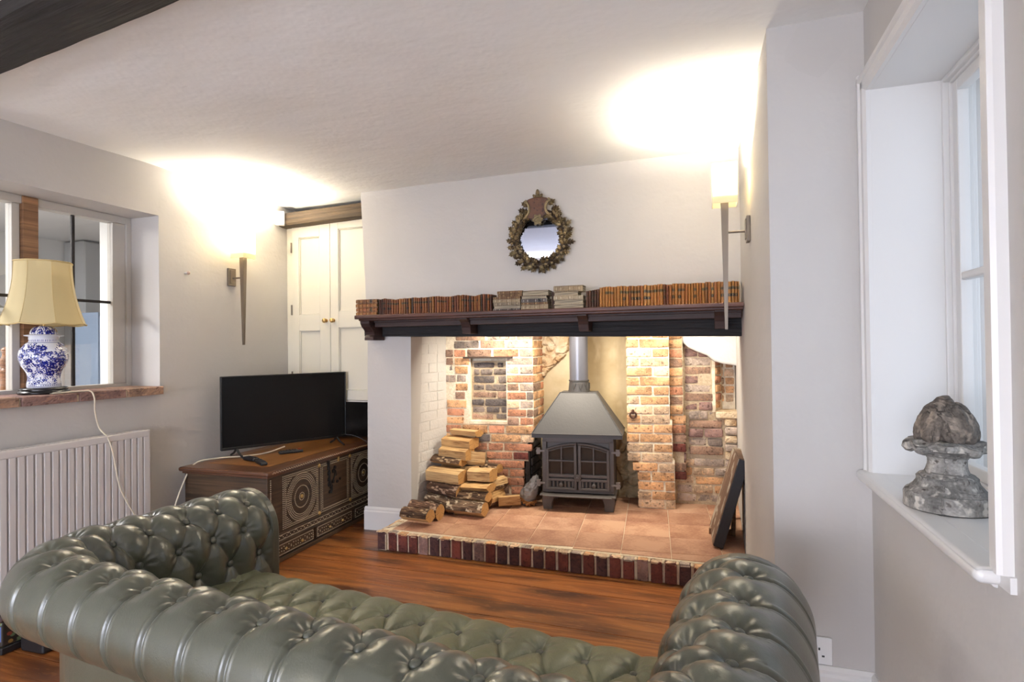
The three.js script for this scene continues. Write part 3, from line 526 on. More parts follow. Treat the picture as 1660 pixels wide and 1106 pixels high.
{
  // back wall right of the pier: older, rougher, darker
  const K = structGroup('wall_fireplace_right', FP, FA);
  bed(K, [[0.98, 0.10], [1.46, 0.10], [1.46, 0.74], [0.98, 0.74]], -0.166, 0.06, M.mortarOld); bed(K, [[0.98, 0.74], [1.305, 0.74], [1.305, 1.31], [0.98, 1.31]], -0.166, 0.06, M.mortarOld);
  // strip of toothed headers next to the pier, a little forward
  bed(K, [[1.02, 0.28], [1.102, 0.28], [1.102, 1.31], [1.02, 1.31]], -0.094, 0.08, M.mortarOld);
  courses(K, 0.29, 1.30, 0.0635, () => 1.014, (y) => y > 0.75 ? 1.107 : 1.125, (x, y, n) => y < 0.62 ? [B.maroon, B.mauve, B.brown][n % 3] : [B.orange, B.orange, B.red, B.brown][n % 4], { lengths: () => [0.2], proud: -0.086, rough: 0.012, wear: 1.5 });
  // sooty courses in the middle
  courses(K, 0.43, 1.235, 0.0605, (y) => y > 0.75 ? 1.115 : 1.14, (y) => y > 0.74 ? 1.30 + 0.01 * Math.sin(y * 40) : 1.365, (x, y, n, k) => [B.brown, B.soot, B.mauve, B.soot, B.dust, B.mauve][(n * 2 + k * 3) % 6], { lengths: (n) => [[0.20, 0.1], [0.095, 0.10, 0.06], [0.13, 0.10]][n % 3], joint: 0.007, proud: -0.155, rough: 0.022, wear: 2.2 });
  courses(K, 0.115, 0.43, 0.0605, () => 1.055, () => 1.46, (x, y, n, k) => [B.pale, B.dust, B.orange, B.dust, B.pale][(n * 2 + k * 3) % 5], { lengths: (n) => [[0.13, 0.2], [0.11, 0.14]][n % 2], proud: -0.158, rough: 0.016, wear: 1.9 });
  // little side niche: jamb of bricks, ledge, and its bright back
  bed(K, [[1.30, 0.70], [1.46, 0.70], [1.46, 1.31], [1.30, 1.31]], -0.30, 0.05);
  courses(K, 0.79, 1.15, 0.059, () => 1.345, () => 1.46, (x, y, n, k) => (n + k) % 3 ? B.orange : B.pale, { lengths: () => [0.05, 0.07], proud: -0.292, wear: 1.5 });
  const J = new THREE.Group(); J.name = 'niche_jamb'; J.position.set(1.318, 0, -0.155); J.rotation.y = 1.15; K.add(J);
  bed(J, [[0, 0.74], [0.15, 0.74], [0.15, 1.30], [0, 1.30]], -0.006, 0.03);
  courses(J, 0.76, 1.11, 0.06, () => 0.004, () => 0.11, (x, y, n) => n % 2 ? B.orange : B.red, { lengths: () => [0.09], wear: 1.8 });
  part('niche_ledge', bx(0.16, 0.05, 0.17, 1.39, 0.725, -0.215, 0.012), M.rubble, K);
  for (let k = 0; k < 5; k++) brick(K, 1.372, 1.445, 0.43 + k * 0.056, 0.475 + k * 0.056, k % 2 ? B.dust : M.rubble, -0.135 + 0.012 * (k % 2), 2.2);
  courses(K, 1.095, 1.15, 0.055, () => 1.335, () => 1.46, () => B.mauve, { lengths: () => [0.075], proud: -0.15, wear: 1.7 });
  // white plaster left hanging in the upper right corner
  const tri = extrude(poly([[1.080, 1.34], [1.092, 1.243], [1.150, 1.188], [1.21, 1.158], [1.268, 1.135], [1.310, 1.098], [1.36, 1.082], [1.46, 1.064], [1.46, 1.34]]), 0.07, 0.012, 2); boxUV(tri); tri.translate(0, 0, -0.19);
  part('plaster_patch', tri, M.limewash, K);
}
{
  // left cheek of the fireplace: old bricks under many coats of limewash
  const a = V(-1.893, 0, 3.36), b = V(-1.835, 0, 3.86), len = a.distanceTo(b);
  const G = structGroup('wall_fireplace_cheek', [a.x, 0, a.z], 0); G.rotation.y = Math.atan2(-(b.z - a.z), b.x - a.x);
  part('limewash_coat', panel(new THREE.Vector3(0.002, 0.1, -0.002), new THREE.Vector3(len + 0.05, 0.1, -0.002), new THREE.Vector3(len + 0.05, 1.30, -0.002), new THREE.Vector3(0.002, 1.30, -0.002), N.pz, 0.07, 0.004, 0.02, 9), M.limewash, G);
  courses(G, 0.12, 1.29, 0.066, () => 0.006, () => len + 0.03, () => M.limewash, { lengths: (n) => n % 2 ? [0.21, 0.11] : [0.11, 0.21], proud: 0.0008, wear: 0.28, joint: 0.004 });
}
// ---------------------------------------------------------------- hearth: quarry tiles behind a kerb of bricks on edge
{
  const h = thing('hearth', 'raised hearth of worn quarry tiles with a kerb of red bricks on edge', 'hearth');
  part('mortar_bed', [bx(2.035, 0.1105, 1.375, -0.8915, 0.05525, -3.7275, 0.004)], M.mortar, h);
  part('kerb_bed', [bx(2.06, 0.096, 0.045, -0.885, 0.049, -3.036, 0.003), bx(0.05, 0.096, 0.34, -1.888, 0.049, -3.17, 0.003)], M.mortar, h);
  const kinds = [B.plum, B.maroon, B.maroon, B.maroon, B.mauve, B.plum, B.plum, B.maroon, B.plum, B.mauve, B.maroon, B.plum, B.plum, B.maroon, B.plum, B.maroon, B.maroon, B.plum, B.maroon, B.plum, B.maroon, B.maroon, B.mauve, B.maroon, B.maroon, B.plum, B.maroon, B.maroon, B.maroon, B.plum];
  const tops = [B.pale, B.dust, B.orange, B.pale];
  for (let k = 0; k < 30; k++) {
    const x = -1.925 + k * 0.0692, w = 0.054 + 0.004 * h2(k, 3, 3), hh = 0.103 + 0.006 * h2(k, 5, 5);
    const m = part('brick', brickGeo(w, hh, 0.05, 300 + k, 0.9), kinds[k], h, [x + 0.032, hh / 2 + 0.002, -3.0 + 0.004 * (h2(k, 9, 1) - 0.5)]);
    const t = brickGeo(w, 0.052, 0.012, 400 + k, 1.2); t.rotateX(-Math.PI / 2); part('worn_top', t, tops[k % 4], m, [0, hh / 2 + 0.0015, -0.026]);
  }
  for (let k = 0; k < 4; k++) {
    const g = brickGeo(0.062, 0.105, 0.05, 350 + k); g.rotateY(-Math.PI / 2); part('brick', g, kinds[k + 2], h, [-1.925, 0.054, -3.085 - k * 0.071]);
    const t = brickGeo(0.062, 0.066, 0.012, 450 + k, 1.2); t.rotateX(-Math.PI / 2); part('brick', t, tops[(k + 1) % 4], h, [-1.893, 0.1105, -3.085 - k * 0.071]);
  }
  // lime smeared over the kerb between the bricks
  for (let k = 0; k < 31; k++) { const g = new THREE.IcosahedronGeometry(0.009, 1), p = g.attributes.position; for (let i = 0; i < p.count; i++) { const s = 1 + 0.5 * f3(p.getX(i) * 90, p.getY(i) * 90, p.getZ(i) * 90, k); p.setXYZ(i, p.getX(i) * s, p.getY(i) * s * 0.5, p.getZ(i) * s * 2.6); } g.computeVertexNormals(); part('mortar_lump', boxUV(g), M.mortar, h, [-1.930 + k * 0.0692, 0.104, -3.026]); }
  // tiles: a grid turned with the back wall, cut to the kerb and the walls
  const clip = (pg, ax, lim, keepLess) => { const out = []; for (let i = 0; i < pg.length; i++) { const a = pg[i], b = pg[(i + 1) % pg.length], ia = keepLess ? a[ax] <= lim : a[ax] >= lim, ib = keepLess ? b[ax] <= lim : b[ax] >= lim; if (ia) out.push(a); if (ia !== ib) { const t = (lim - a[ax]) / (b[ax] - a[ax]); out.push([a[0] + t * (b[0] - a[0]), a[1] + t * (b[1] - a[1])]); } } return out; };
  const ca = Math.cos(0.10), sa = Math.sin(0.10), sz = 0.2565, gap = 0.0075;
  for (let i = -4; i < 8; i++) for (let j = -3; j < 6; j++) {
    const q = [[0, 0], [1, 0], [1, 1], [0, 1]].map(([a, b]) => { const u = (i + a) * sz + (a ? -gap / 2 : gap / 2), w = (j + b) * sz + (b ? -gap / 2 : gap / 2); return [-1.284 + u * ca - w * sa, 3.285 + u * sa + w * ca]; });
    let pg = clip(clip(clip(clip(q, 1, 3.058, false), 1, 4.30, true), 0, -1.850, false), 0, 0.124, true);
    if (pg.length < 3) continue;
    let ar = 0; for (let k = 0; k < pg.length; k++) { const a = pg[k], b = pg[(k + 1) % pg.length]; ar += a[0] * b[1] - b[0] * a[1]; } if (Math.abs(ar) < 0.004) continue;
    const cx = pg.reduce((s, p) => s + p[0], 0) / pg.length, cd = pg.reduce((s, p) => s + p[1], 0) / pg.length;
    const g = extrude(poly(pg.map(([x, d]) => [x - cx, d - cd])), 0.014, 0.0025, 1); const uvp = g.attributes.position, uv = g.attributes.uv, o = h2(i + 9, j + 9, 3) * 5; for (let k = 0; k < uv.count; k++) uv.setXY(k, uvp.getX(k) + o, uvp.getY(k) + o * 1.7);
    g.rotateX(-Math.PI / 2); part('tile', g, M.tiles[Math.floor(h2(i + 9, j + 9, 8) * 4)], h, [cx, 0.0975 + 0.0012 * h2(i + 3, j + 4, 5), -cd], [0.006 * (h2(i + 5, j + 5, 6) - 0.5), 0, 0.006 * (h2(i + 5, j + 5, 7) - 0.5)]);
  }
}
// ---------------------------------------------------------------- great beam, mantel shelf with its brackets
{
  const g = new THREE.BoxGeometry(2.325, 0.11, 0.21, 60, 4, 4), p = g.attributes.position;
  for (let i = 0; i < p.count; i++) { const x = p.getX(i), t = x / 2.325 + 0.5; let y = p.getY(i); const bot = mix(1.281, 1.243, t), top = mix(1.392, 1.375, t); y = mix(bot, top, y / 0.11 + 0.5) + 0.005 * f3(x * 4, y * 6, p.getZ(i) * 6, 21); if (y < 1.30 && x > -0.15 && x < -0.08) y += 0.0; p.setY(i, y); p.setZ(i, p.getZ(i) + 0.007 * f3(x * 3.5, y * 11, 4, 23)); }
  g.computeVertexNormals(); const beam = part('bressummer_beam', boxUV(g), M.bressummer, scene, [-1.0345, 0, -3.405]);
  tag(beam, 'blackened oak beam spanning the fireplace opening under the mantel shelf', 'beam');

  const s = thing('mantel_shelf', 'long dark red mahogany mantel shelf on brackets holding the old books', 'shelf');
  const sh = poly([[-2.075, 3.328], [-2.155, 3.328], [-2.155, 3.16], [-2.150, 3.13], [-2.135, 3.108], [-2.11, 3.100], [0.126, 3.100], [0.126, 3.328]].map(([x, d]) => [x, d]));
  const top = extrude(sh, 0.012, 0.006, 3); top.rotateX(-Math.PI / 2); boxUV(top); top.translate(0, 1.391, 0);
  const lip = extrude(poly([[-2.06, 3.328], [-2.135, 3.328], [-2.135, 3.16], [-2.12, 3.128], [-2.09, 3.118], [0.126, 3.118], [0.126, 3.328]]), 0.006, 0.004, 2); lip.rotateX(-Math.PI / 2); boxUV(lip); lip.translate(0, 1.378, 0);
  part('shelf_board', [top, lip], M.mahogany, s);
  part('apron', [bx(2.17, 0.045, 0.03, -0.96, 1.357, -3.20, 0.004), bx(2.17, 0.014, 0.018, -0.96, 1.369, -3.183, 0.004)], M.mahoganyDark, s);
  part('end_bracket', extrudeBracket(0.062, [[0, 0], [0.175, 0], [0.172, -0.022], [0.160, -0.04], [0.138, -0.056], [0.120, -0.074], [0.112, -0.092], [0.120, -0.103], [0.126, -0.110], [0.126, -0.124], [0, -0.124]], -2.125, 1.380, 3.322), M.mahoganyDark, s);
  for (const x of [-1.44, -0.725, -0.005]) part('bracket', extrudeBracket(0.052, [[0, 0], [0.185, 0], [0.185, -0.012], [0.150, -0.030], [0.132, -0.06], [0.122, -0.095], [0, -0.095]], x, 1.380, 3.322), M.mahoganyDark, s);
}
function extrudeBracket(w, prof, x, y, d) {                   // profile: distance out from the wall, height below the shelf
  const g = extrude(poly(prof), w, 0.003, 1); boxUV(g); g.rotateY(-Math.PI / 2); g.translate(x + w, y, -d); return g;
}
// ---------------------------------------------------------------- green leather chesterfield, seen from behind
{
  const sofa = thing('chesterfield_sofa', 'dark green buttoned leather chesterfield sofa with rolled arms facing the hearth', 'sofa', [-0.864, 0, -0.878], THREE.MathUtils.degToRad(-6.2));
  const HW = 0.8475, R = 0.21, ZB = -0.02, ZF = -0.72, ARM = ZB - R - ZF, BACK = 2 * (HW - R), ARC = R * Math.PI / 2, S = 2 * ARM + 2 * ARC + BACK, SP = 0.118, RP = 0.100;
  // button pitch along the roll: distance along its centre line against button number
  const PT = [[0, 0], [0.92, 8], [1.967, 17], [2.422, 21], [2.543, 22], [2.669, 23], [2.808, 24], [S, 25]];
  const along = (v, i, j) => { let k = 0; while (k < PT.length - 2 && v > PT[k + 1][i]) k++; const [a, b] = [PT[k], PT[k + 1]]; return a[j] + (v - a[i]) / (b[i] - a[i]) * (b[j] - a[j]); };
  const pOf = (s) => along(s, 0, 1), sOf = (p) => along(p, 1, 0);
  const at = (s) => {                                        // centre line of the roll and its outward normal
    if (s < ARM) return [-HW, ZF + s, -1, 0]; s -= ARM;
    if (s < ARC) { const a = s / R; return [-HW + R - R * Math.cos(a), ZB - R + R * Math.sin(a), -Math.cos(a), Math.sin(a)]; } s -= ARC;
    if (s < BACK) return [-HW + R + s, ZB, 0, 1]; s -= BACK;
    if (s < ARC) { const a = s / R; return [HW - R + R * Math.sin(a), ZB - R + R * Math.cos(a), Math.sin(a), Math.cos(a)]; } s -= ARC;
    return [HW, ZB - R - s, 1, 0];
  };
  // the arms end in fat scrolls, the back is a slimmer roll set a little higher
  const fat = (s) => 1 - sm(clamp((s - ARM * 0.55) / (ARM * 0.45 + ARC))) * sm(clamp((S - ARM * 0.55 - s) / (ARM * 0.45 + ARC)));
  const P0 = (s) => { const f = fat(s), r = mix(0.084, 0.132, f), YC = mix(0.606, 0.552, f), A0 = YC - 0.352, RA = r + 0.012; return { r, YC, A0, RA, TT: A0 + RA * THREE.MathUtils.degToRad(285), tRow: A0 + RA * THREE.MathUtils.degToRad(97) }; };
  const prof = (t, k) => {                                   // n (outwards), y, and the surface normal in that plane
    if (t < k.A0) return [-k.r, k.YC - k.A0 + t, -1, 0];
    const a = Math.PI - (t - k.A0) / k.RA; return [k.r * Math.cos(a), k.YC + k.r * Math.sin(a), Math.cos(a), Math.sin(a)];
  };
  const puff = (p, q, H) => {
    const a = p + Math.max(q, 0) / 2, b = p - Math.max(q, 0) / 2, f = Math.abs(Math.sin(Math.PI * a)) * Math.abs(Math.sin(Math.PI * b)) + 1e-5;
    const pil = 0.50 * Math.pow(f, 0.22) + 0.50 * Math.pow(f, 0.9);
    if (q >= 0) return H * pil;
    const w = sm(clamp(-q / 0.9)), flat = 0.74 + 0.20 * Math.pow(f, 0.10) + 0.06 * f;   // beyond the top row the leather lies nearly flat between narrow pleats
    return H * mix(pil, flat, w);
  };
  const dimple = (p, q, rows) => {                           // sunk round each button, with small radiating wrinkles
    let d = 0; const r = Math.round(q); if (r < 0 || r > rows) return 0;
    const off = r % 2 ? 0.5 : 0, pc = Math.round(p - off) + off, dx = (p - pc) * SP, dy = (q - r) * RP, l = Math.hypot(dx, dy);
    d -= 0.010 * Math.exp(-(l * l) / (0.020 * 0.020)) + 0.005 * Math.exp(-(l * l) / (0.045 * 0.045));
    d += 0.0014 * Math.sin(9 * Math.atan2(dy, dx) + pc * 2.1) * Math.exp(-((l - 0.028) ** 2) / (0.014 * 0.014));
    return d;
  };
  const NS = 1300, NT = 200, pos = new Float32Array((NS + 1) * (NT + 1) * 3), uv = new Float32Array((NS + 1) * (NT + 1) * 2);
  const surf = (s, t, hh) => {
    const [x, z, nx, nz] = at(s), [n, y, a, b] = prof(t, P0(s)); const d = hh;
    return [x + nx * (n + a * d), y + b * d, z + nz * (n + a * d)];
  };
  for (let i = 0; i <= NS; i++) for (let j = 0; j <= NT; j++) {
    const s = i / NS * S, { TT, tRow } = P0(s), t = j / NT * TT, p = pOf(s), q = (tRow - t) / RP;
    let h = puff(p, q, 0.0165) + dimple(p, q, 3) + 0.0018 * f3(s * 9, t * 9, 1, 77);
    if (q < 0.1) { const dx = (p - Math.round(p)) * SP; h -= 0.0042 * Math.exp(-(dx * dx) / (0.0038 * 0.0038)) * sm(clamp((0.1 - q) / 0.5)); h += 0.0016 * Math.exp(-((Math.abs(dx) - 0.010) ** 2) / (0.004 * 0.004)) * sm(clamp(-q / 0.8)); }
    h *= clamp((TT - t) / 0.05, 0.25, 1); const e = Math.min(s, S - s); if (e < 0.035) h = mix(0.004, h, Math.sqrt(clamp(e / 0.035)));
    const P = surf(s, t, h), k = i * (NT + 1) + j; pos.set(P, k * 3); uv[k * 2] = s; uv[k * 2 + 1] = t;
  }
  const full = new THREE.BufferGeometry(), ix = []; const W = NT + 1;
  for (let i = 0; i < NS; i++) for (let j = 0; j < NT; j++) { const a = i * W + j, b = a + W; ix.push(a, a + 1, b, b, a + 1, b + 1); }
  full.setAttribute('position', new THREE.BufferAttribute(pos, 3)); full.setAttribute('uv', new THREE.BufferAttribute(uv, 2)); full.setIndex(ix); full.computeVertexNormals();
  { // outward check: at the top of the back the normal looks up
    const k = Math.floor(NS / 2) * W + Math.round(P0(S / 2).tRow / P0(S / 2).TT * NT); if (full.attributes.normal.getY(k) < 0) { for (let i = 0; i < ix.length; i += 3) { const q = ix[i]; ix[i] = ix[i + 1]; ix[i + 1] = q; } full.setIndex(ix); full.computeVertexNormals(); }
  }
  const cut = (s0, s1) => {                                  // a stretch of the shell with its smooth normals kept
    const i0 = Math.round(s0 / S * NS), i1 = Math.round(s1 / S * NS), n = (i1 - i0 + 1) * W, g = new THREE.BufferGeometry();
    for (const [name, size] of [['position', 3], ['normal', 3], ['uv', 2]]) g.setAttribute(name, new THREE.BufferAttribute(full.attributes[name].array.slice(i0 * W * size, i0 * W * size + n * size), size));
    const id = []; const src = ix.slice(i0 * NT * 6, i1 * NT * 6); for (const q of src) id.push(q - i0 * W); g.setIndex(id); return g;
  };
  const mitre = ARM + ARC / 2;
  part('arm', cut(0, mitre), M.leather, sofa); part('backrest', cut(mitre, S - mitre), M.leather, sofa); part('arm', cut(S - mitre, S), M.leather, sofa);
  // covered buttons
  const btn = new THREE.SphereGeometry(0.0115, 14, 10); btn.scale(1, 0.6, 1);
  const seatTop = 0.436;
  const putBtn = (P, nrm, parent = sofa) => { const m = part('button', btn, M.leather, parent, P); m.quaternion.setFromUnitVectors(N.py, nrm); };
  for (let r = 0; r <= 3; r++) for (let k = 0; k <= 25; k++) {
    const p = k + (r % 2 ? 0.5 : 0), s = sOf(p); if (s < 0.03 || s > S - 0.03) continue;
    const t = P0(s).tRow - r * RP, P = surf(s, t, -0.0065), Q = surf(s, t, 0.1), n = new THREE.Vector3(Q[0] - P[0], Q[1] - P[1], Q[2] - P[2]).normalize();
    putBtn(P, n);
  }
  // scroll fronts of the arms with piping
  const outline = []; for (let j = 0; j <= 40; j++) { const k0 = P0(0), t = j / 40 * k0.TT, [n, y, a, b] = prof(t, k0); outline.push([n + a * 0.002, y + b * 0.002]); }
  for (const side of [-1, 1]) {
    const pts = [...outline.map(([n, y]) => [side * (HW + n), y]), [side * (HW - 0.02), 0.41], [side * (HW - 0.02), 0.05], [side * (HW - 0.13), 0.05]];
    const g = extrude(poly(side < 0 ? pts.slice().reverse() : pts), 0.02, 0.006, 2); boxUV(g); g.translate(0, 0, ZF - 0.014); part('front_panel', g, M.leather, sofa);
    part('piping', tube([...outline.map(([n, y]) => [side * (HW + n), y + 0.001, ZF - 0.002])], 0.0045, 90, 8), M.leather, sofa);
  }
  // flat outer back and sides below the roll
  const SH = new THREE.Shape(); const X = HW - 0.02, Z0 = ZF, Z1 = ZB - 0.02, rr0 = 0.19;
  SH.moveTo(-X, -Z0); SH.lineTo(-X, -(Z1 - rr0)); SH.quadraticCurveTo(-X, -Z1, -X + rr0, -Z1); SH.lineTo(X - rr0, -Z1); SH.quadraticCurveTo(X, -Z1, X, -(Z1 - rr0)); SH.lineTo(X, -Z0); SH.lineTo(X - 0.05, -Z0); SH.lineTo(X - 0.05, -(Z1 - rr0)); SH.lineTo(X - 0.05, -(Z1 - 0.05)); SH.lineTo(-X + 0.05, -(Z1 - 0.05)); SH.lineTo(-X + 0.05, -Z0); SH.closePath();
  const outer = extrude(SH, 0.475, 0, 1, 16); outer.rotateX(-Math.PI / 2); boxUV(outer); outer.translate(0, 0.055, 0); part('outer_back', outer, M.leather, sofa);
  // sprung seat, buttoned in the same diamonds, rolled over at its front
  {
    const nx = 360, nz = 200, x0 = -HW + 0.12, x1 = HW - 0.12, len = 0.68, p2 = [], u2 = [], i2 = [], zF = -0.655, zB = -0.10, rf = 0.045;
    const flat = zB - zF - rf;
    for (let i = 0; i <= nx; i++) for (let j = 0; j <= nz; j++) {
      const x = mix(x0, x1, i / nx), t = j / nz * len; let y, z, ny, nz_;
      if (t < flat) { z = zB - t; y = seatTop; ny = 1; nz_ = 0; } else { const a = Math.min((t - flat) / rf, Math.PI / 2), rest = Math.max(0, t - flat - rf * Math.PI / 2); z = zB - flat - rf * Math.sin(a); y = seatTop - rf + rf * Math.cos(a) - rest; ny = Math.cos(a); nz_ = -Math.sin(a); }
      const p = (x - 0.0247) / SP, row = (t - 0.46) / RP, q = -row + 8, pp = p;
      const a = pp + q / 2, b = pp - q / 2; let h = 0.020 * Math.pow(Math.abs(Math.sin(Math.PI * a)) * Math.abs(Math.sin(Math.PI * b)) + 1e-5, 0.30);
      if (t > 0.47) { const w = sm(clamp((t - 0.47) / 0.10)); const f = Math.abs(Math.sin(Math.PI * p)); h = mix(0.020 * Math.pow(f * f + 1e-5, 0.30), 0.017, w * 0.75); }
      const r = Math.round(q), off = r % 2 ? 0.5 : 0, pc = Math.round(pp - off) + off, dx = (pp - pc) * SP, dy = (q - r) * RP, l = Math.hypot(dx, dy);
      if (t < 0.52) { h -= 0.010 * Math.exp(-(l * l) / (0.016 ** 2)); h += 0.0016 * Math.sin(8 * Math.atan2(dy, dx) + pc) * Math.exp(-((l - 0.028) ** 2) / (0.015 ** 2)); }
      h += 0.003 * f3(x * 7, 3, t * 7, 91);
      p2.push(x, y + ny * h, z + nz_ * h); u2.push(x, t);
    }
    const w2 = nz + 1; for (let i = 0; i < nx; i++) for (let j = 0; j < nz; j++) { const a = i * w2 + j, b = a + w2; i2.push(a, b, a + 1, b, b + 1, a + 1); }
    const g = new THREE.BufferGeometry(); g.setAttribute('position', new THREE.Float32BufferAttribute(p2, 3)); g.setAttribute('uv', new THREE.Float32BufferAttribute(u2, 2)); g.setIndex(i2); g.computeVertexNormals();
    if (g.attributes.normal.getY(100 * w2 + 60) < 0) { for (let i = 0; i < i2.length; i += 3) { const q = i2[i]; i2[i] = i2[i + 1]; i2[i + 1] = q; } g.setIndex(i2); g.computeVertexNormals(); }
    const seat = part('seat', g, M.wornLeather, sofa);
    for (let r = 0; r < 5; r++) for (let k = -6; k <= 6; k++) { const x = (k + (r % 2 ? 0.5 : 0)) * SP + 0.0247, z = -(0.56 - r * RP); if (x < x0 + 0.02 || x > x1 - 0.02) continue; putBtn([x, seatTop - 0.002, z], N.py, seat); }
    part('front_rail', bx(1.44, 0.30, 0.04, 0, 0.21, -0.63, 0.012), M.leather, sofa);
    part('seat_base', bx(1.46, 0.26, 0.50, 0, 0.20, -0.37, 0.02), M.leather, sofa);
  }
  // the maker's small dark tag caught on the left arm
  for (const [x, z] of [[-0.78, -0.62], [0.78, -0.62], [-0.72, -0.10], [0.72, -0.10]]) part('foot', lathe(spline2([[0.02, 0], [0.03, 0.012], [0.034, 0.03], [0.026, 0.05], [0.03, 0.062]], 14).concat([[0.0001, 0.062]]), 20), M.mahoganyDark, sofa, [x, 0, z]);
}
// ---------------------------------------------------------------- studded chest with the television on it
{
  const chest = thing('storage_chest', 'old dark wooden chest covered in brass stud patterns with three low drawers', 'chest', [-2.643, 0, -3.175], Math.PI / 2 + 0.03);
  // local: x along the length away from the camera, z out from the studded front
  const dark = std({ color: new THREE.Color().setRGB(0.115, 0.064, 0.030), map: T.darkWood, bumpMap: T.oldWoodBump, bumpScale: 0.002, roughness: 0.5 });
  const lidM = std({ color: new THREE.Color().setRGB(0.21, 0.085, 0.040), map: T.darkWood, bumpMap: T.oldWoodBump, bumpScale: 0.001, roughness: 0.30 });
  const LX = 1.25, DZ = 0.58, F = DZ / 2;
  part('body', [bx(LX, 0.40, DZ, 0, 0.305, 0, 0.006), bx(LX - 0.02, 0.10, DZ - 0.03, 0, 0.065, 0, 0.004)], dark, chest);
  part('plinth', [bx(LX + 0.02, 0.025, 0.025, 0, 0.0125, F - 0.005, 0.005), bx(0.025, 0.025, DZ, -LX / 2 + 0.002, 0.0125, 0, 0.005)], dark, chest);
  const lid = part('lid', [bx(LX + 0.05, 0.026, DZ + 0.05, 0, 0.517, 0.0, 0.011), bx(LX + 0.02, 0.014, DZ + 0.02, 0, 0.499, 0, 0.005)], lidM, chest);
  const paler = std({ color: new THREE.Color().setRGB(0.36, 0.22, 0.11), map: T.split, bumpMap: T.splitBump, bumpScale: 0.0006, roughness: 0.42 });
  part('lid_inlay', bx(LX - 0.16, 0.004, DZ - 0.14, 0.03, 0.529, -0.01, 0.0015), paler, lid);
  part('waist_moulding', [bx(LX + 0.012, 0.014, 0.016, 0, 0.112, F, 0.005), bx(LX + 0.008, 0.010, 0.012, 0, 0.158, F, 0.004)], dark, chest);
  // studs: small brass domes set in patterns, too many and too small to pick apart
  const dome = new THREE.SphereGeometry(0.0037, 6, 3, 0, Math.PI * 2, 0, Math.PI / 2); dome.rotateX(Math.PI / 2);
  const spots = [];
  const row = (x0, y0, x1, y1, n) => { for (let i = 0; i < n; i++) { const t = n > 1 ? i / (n - 1) : 0; spots.push([mix(x0, x1, t), mix(y0, y1, t), F + 0.0005]); } };
  const ring = (cx, cy, r, n, ry = r) => { for (let i = 0; i < n; i++) { const a = i / n * Math.PI * 2; spots.push([cx + r * Math.cos(a), cy + ry * Math.sin(a), F + 0.0005]); } };
  const rect = (x0, x1, y0, y1, st = 0.0105) => { const nx = Math.round((x1 - x0) / st), ny = Math.round((y1 - y0) / st); row(x0, y0, x1, y0, nx); row(x0, y1, x1, y1, nx); row(x0, y0, x0, y1, ny); row(x1, y0, x1, y1, ny); };
  for (const sd of [-1, 1]) {
    const cx = sd * 0.335, cy = 0.325;
    for (let k = 0; k < 4; k++) ring(cx, cy, 0.132 - k * 0.0115, 74 - k * 6, 0.138 - k * 0.0115);
    ring(cx, cy, 0.064, 40); ring(cx, cy, 0.058, 0); ring(cx, cy, 0.022, 14);
    for (let k = 0; k < 2; k++) rect(cx - 0.152 + k * 0.011, cx + 0.152 - k * 0.011, 0.178 + k * 0.011, 0.474 - k * 0.011);
    for (const [ex, ey] of [[-1, -1], [1, -1], [-1, 1], [1, 1]]) for (let a = 0; a < 4; a++) row(cx + ex * (0.130 - a * 0.012), cy + ey * 0.126, cx + ex * 0.130, cy + ey * (0.126 - a * 0.012), a + 1);
    rect(sd * 0.5, sd * 0.60, 0.178, 0.27); rect(sd * 0.5, sd * 0.60, 0.28, 0.37); rect(sd * 0.5, sd * 0.60, 0.38, 0.474);
  }
  rect(-0.15, 0.15, 0.178, 0.474); rect(-0.135, 0.135, 0.192, 0.462);
  for (let k = 0; k < 118; k++) spots.push([-0.605 + k * 0.01035, 0.136 + 0.010 * (k % 6 < 3 ? k % 3 - 1 : 1 - k % 3), F + 0.0005]);
  row(-0.605, 0.150, 0.605, 0.150, 116); row(-0.605, 0.123, 0.605, 0.123, 116);
  for (let k = 0; k < 118; k++) spots.push([-0.61 + k * 0.0104, 0.516 + 0.004 * (k % 2), F + 0.0235]);
  const studs = part('stud_pattern', mergeGeometries(spots.map(([x, y, z]) => { const g = dome.clone(); g.translate(x, y, z); return g; })), M.stud, chest); studs.userData.kind = 'stuff';
  // large bosses
  const boss = new THREE.SphereGeometry(0.013, 14, 8, 0, Math.PI * 2, 0, Math.PI / 2); boss.rotateX(Math.PI / 2); boss.scale(1, 1, 0.7);
  for (const [x, y] of [[-0.168, 0.474], [-0.168, 0.178], [0.168, 0.474], [0.168, 0.178], [-0.335, 0.325], [0.335, 0.325]]) part('boss', boss, M.brass, chest, [x, y, F]);
  // three drawers
  for (let k = 0; k < 3; k++) {
    const cx = -0.415 + k * 0.415, dr = part('drawer', bx(0.395, 0.072, 0.02, cx, 0.066, F - 0.012, 0.003), dark, chest), sp = [];
    for (let i = 0; i < 36; i++) { sp.push([cx - 0.18 + i * 0.0103, 0.038], [cx - 0.18 + i * 0.0103, 0.094]); if (i % 2 === 0) sp.push([cx - 0.18 + i * 0.0103, 0.066 + 0.014 * Math.cos(i * 0.9)], [cx - 0.18 + i * 0.0103, 0.066 - 0.014 * Math.cos(i * 0.9)]); }
    for (let i = 0; i < 5; i++) sp.push([cx - 0.185, 0.042 + i * 0.0115], [cx + 0.185, 0.042 + i * 0.0115]);
    const ds = part('drawer_studs', mergeGeometries(sp.map(([x, y]) => { const g = dome.clone(); g.translate(x, y, F - 0.002); return g; })), M.stud, dr); ds.userData.kind = 'stuff';
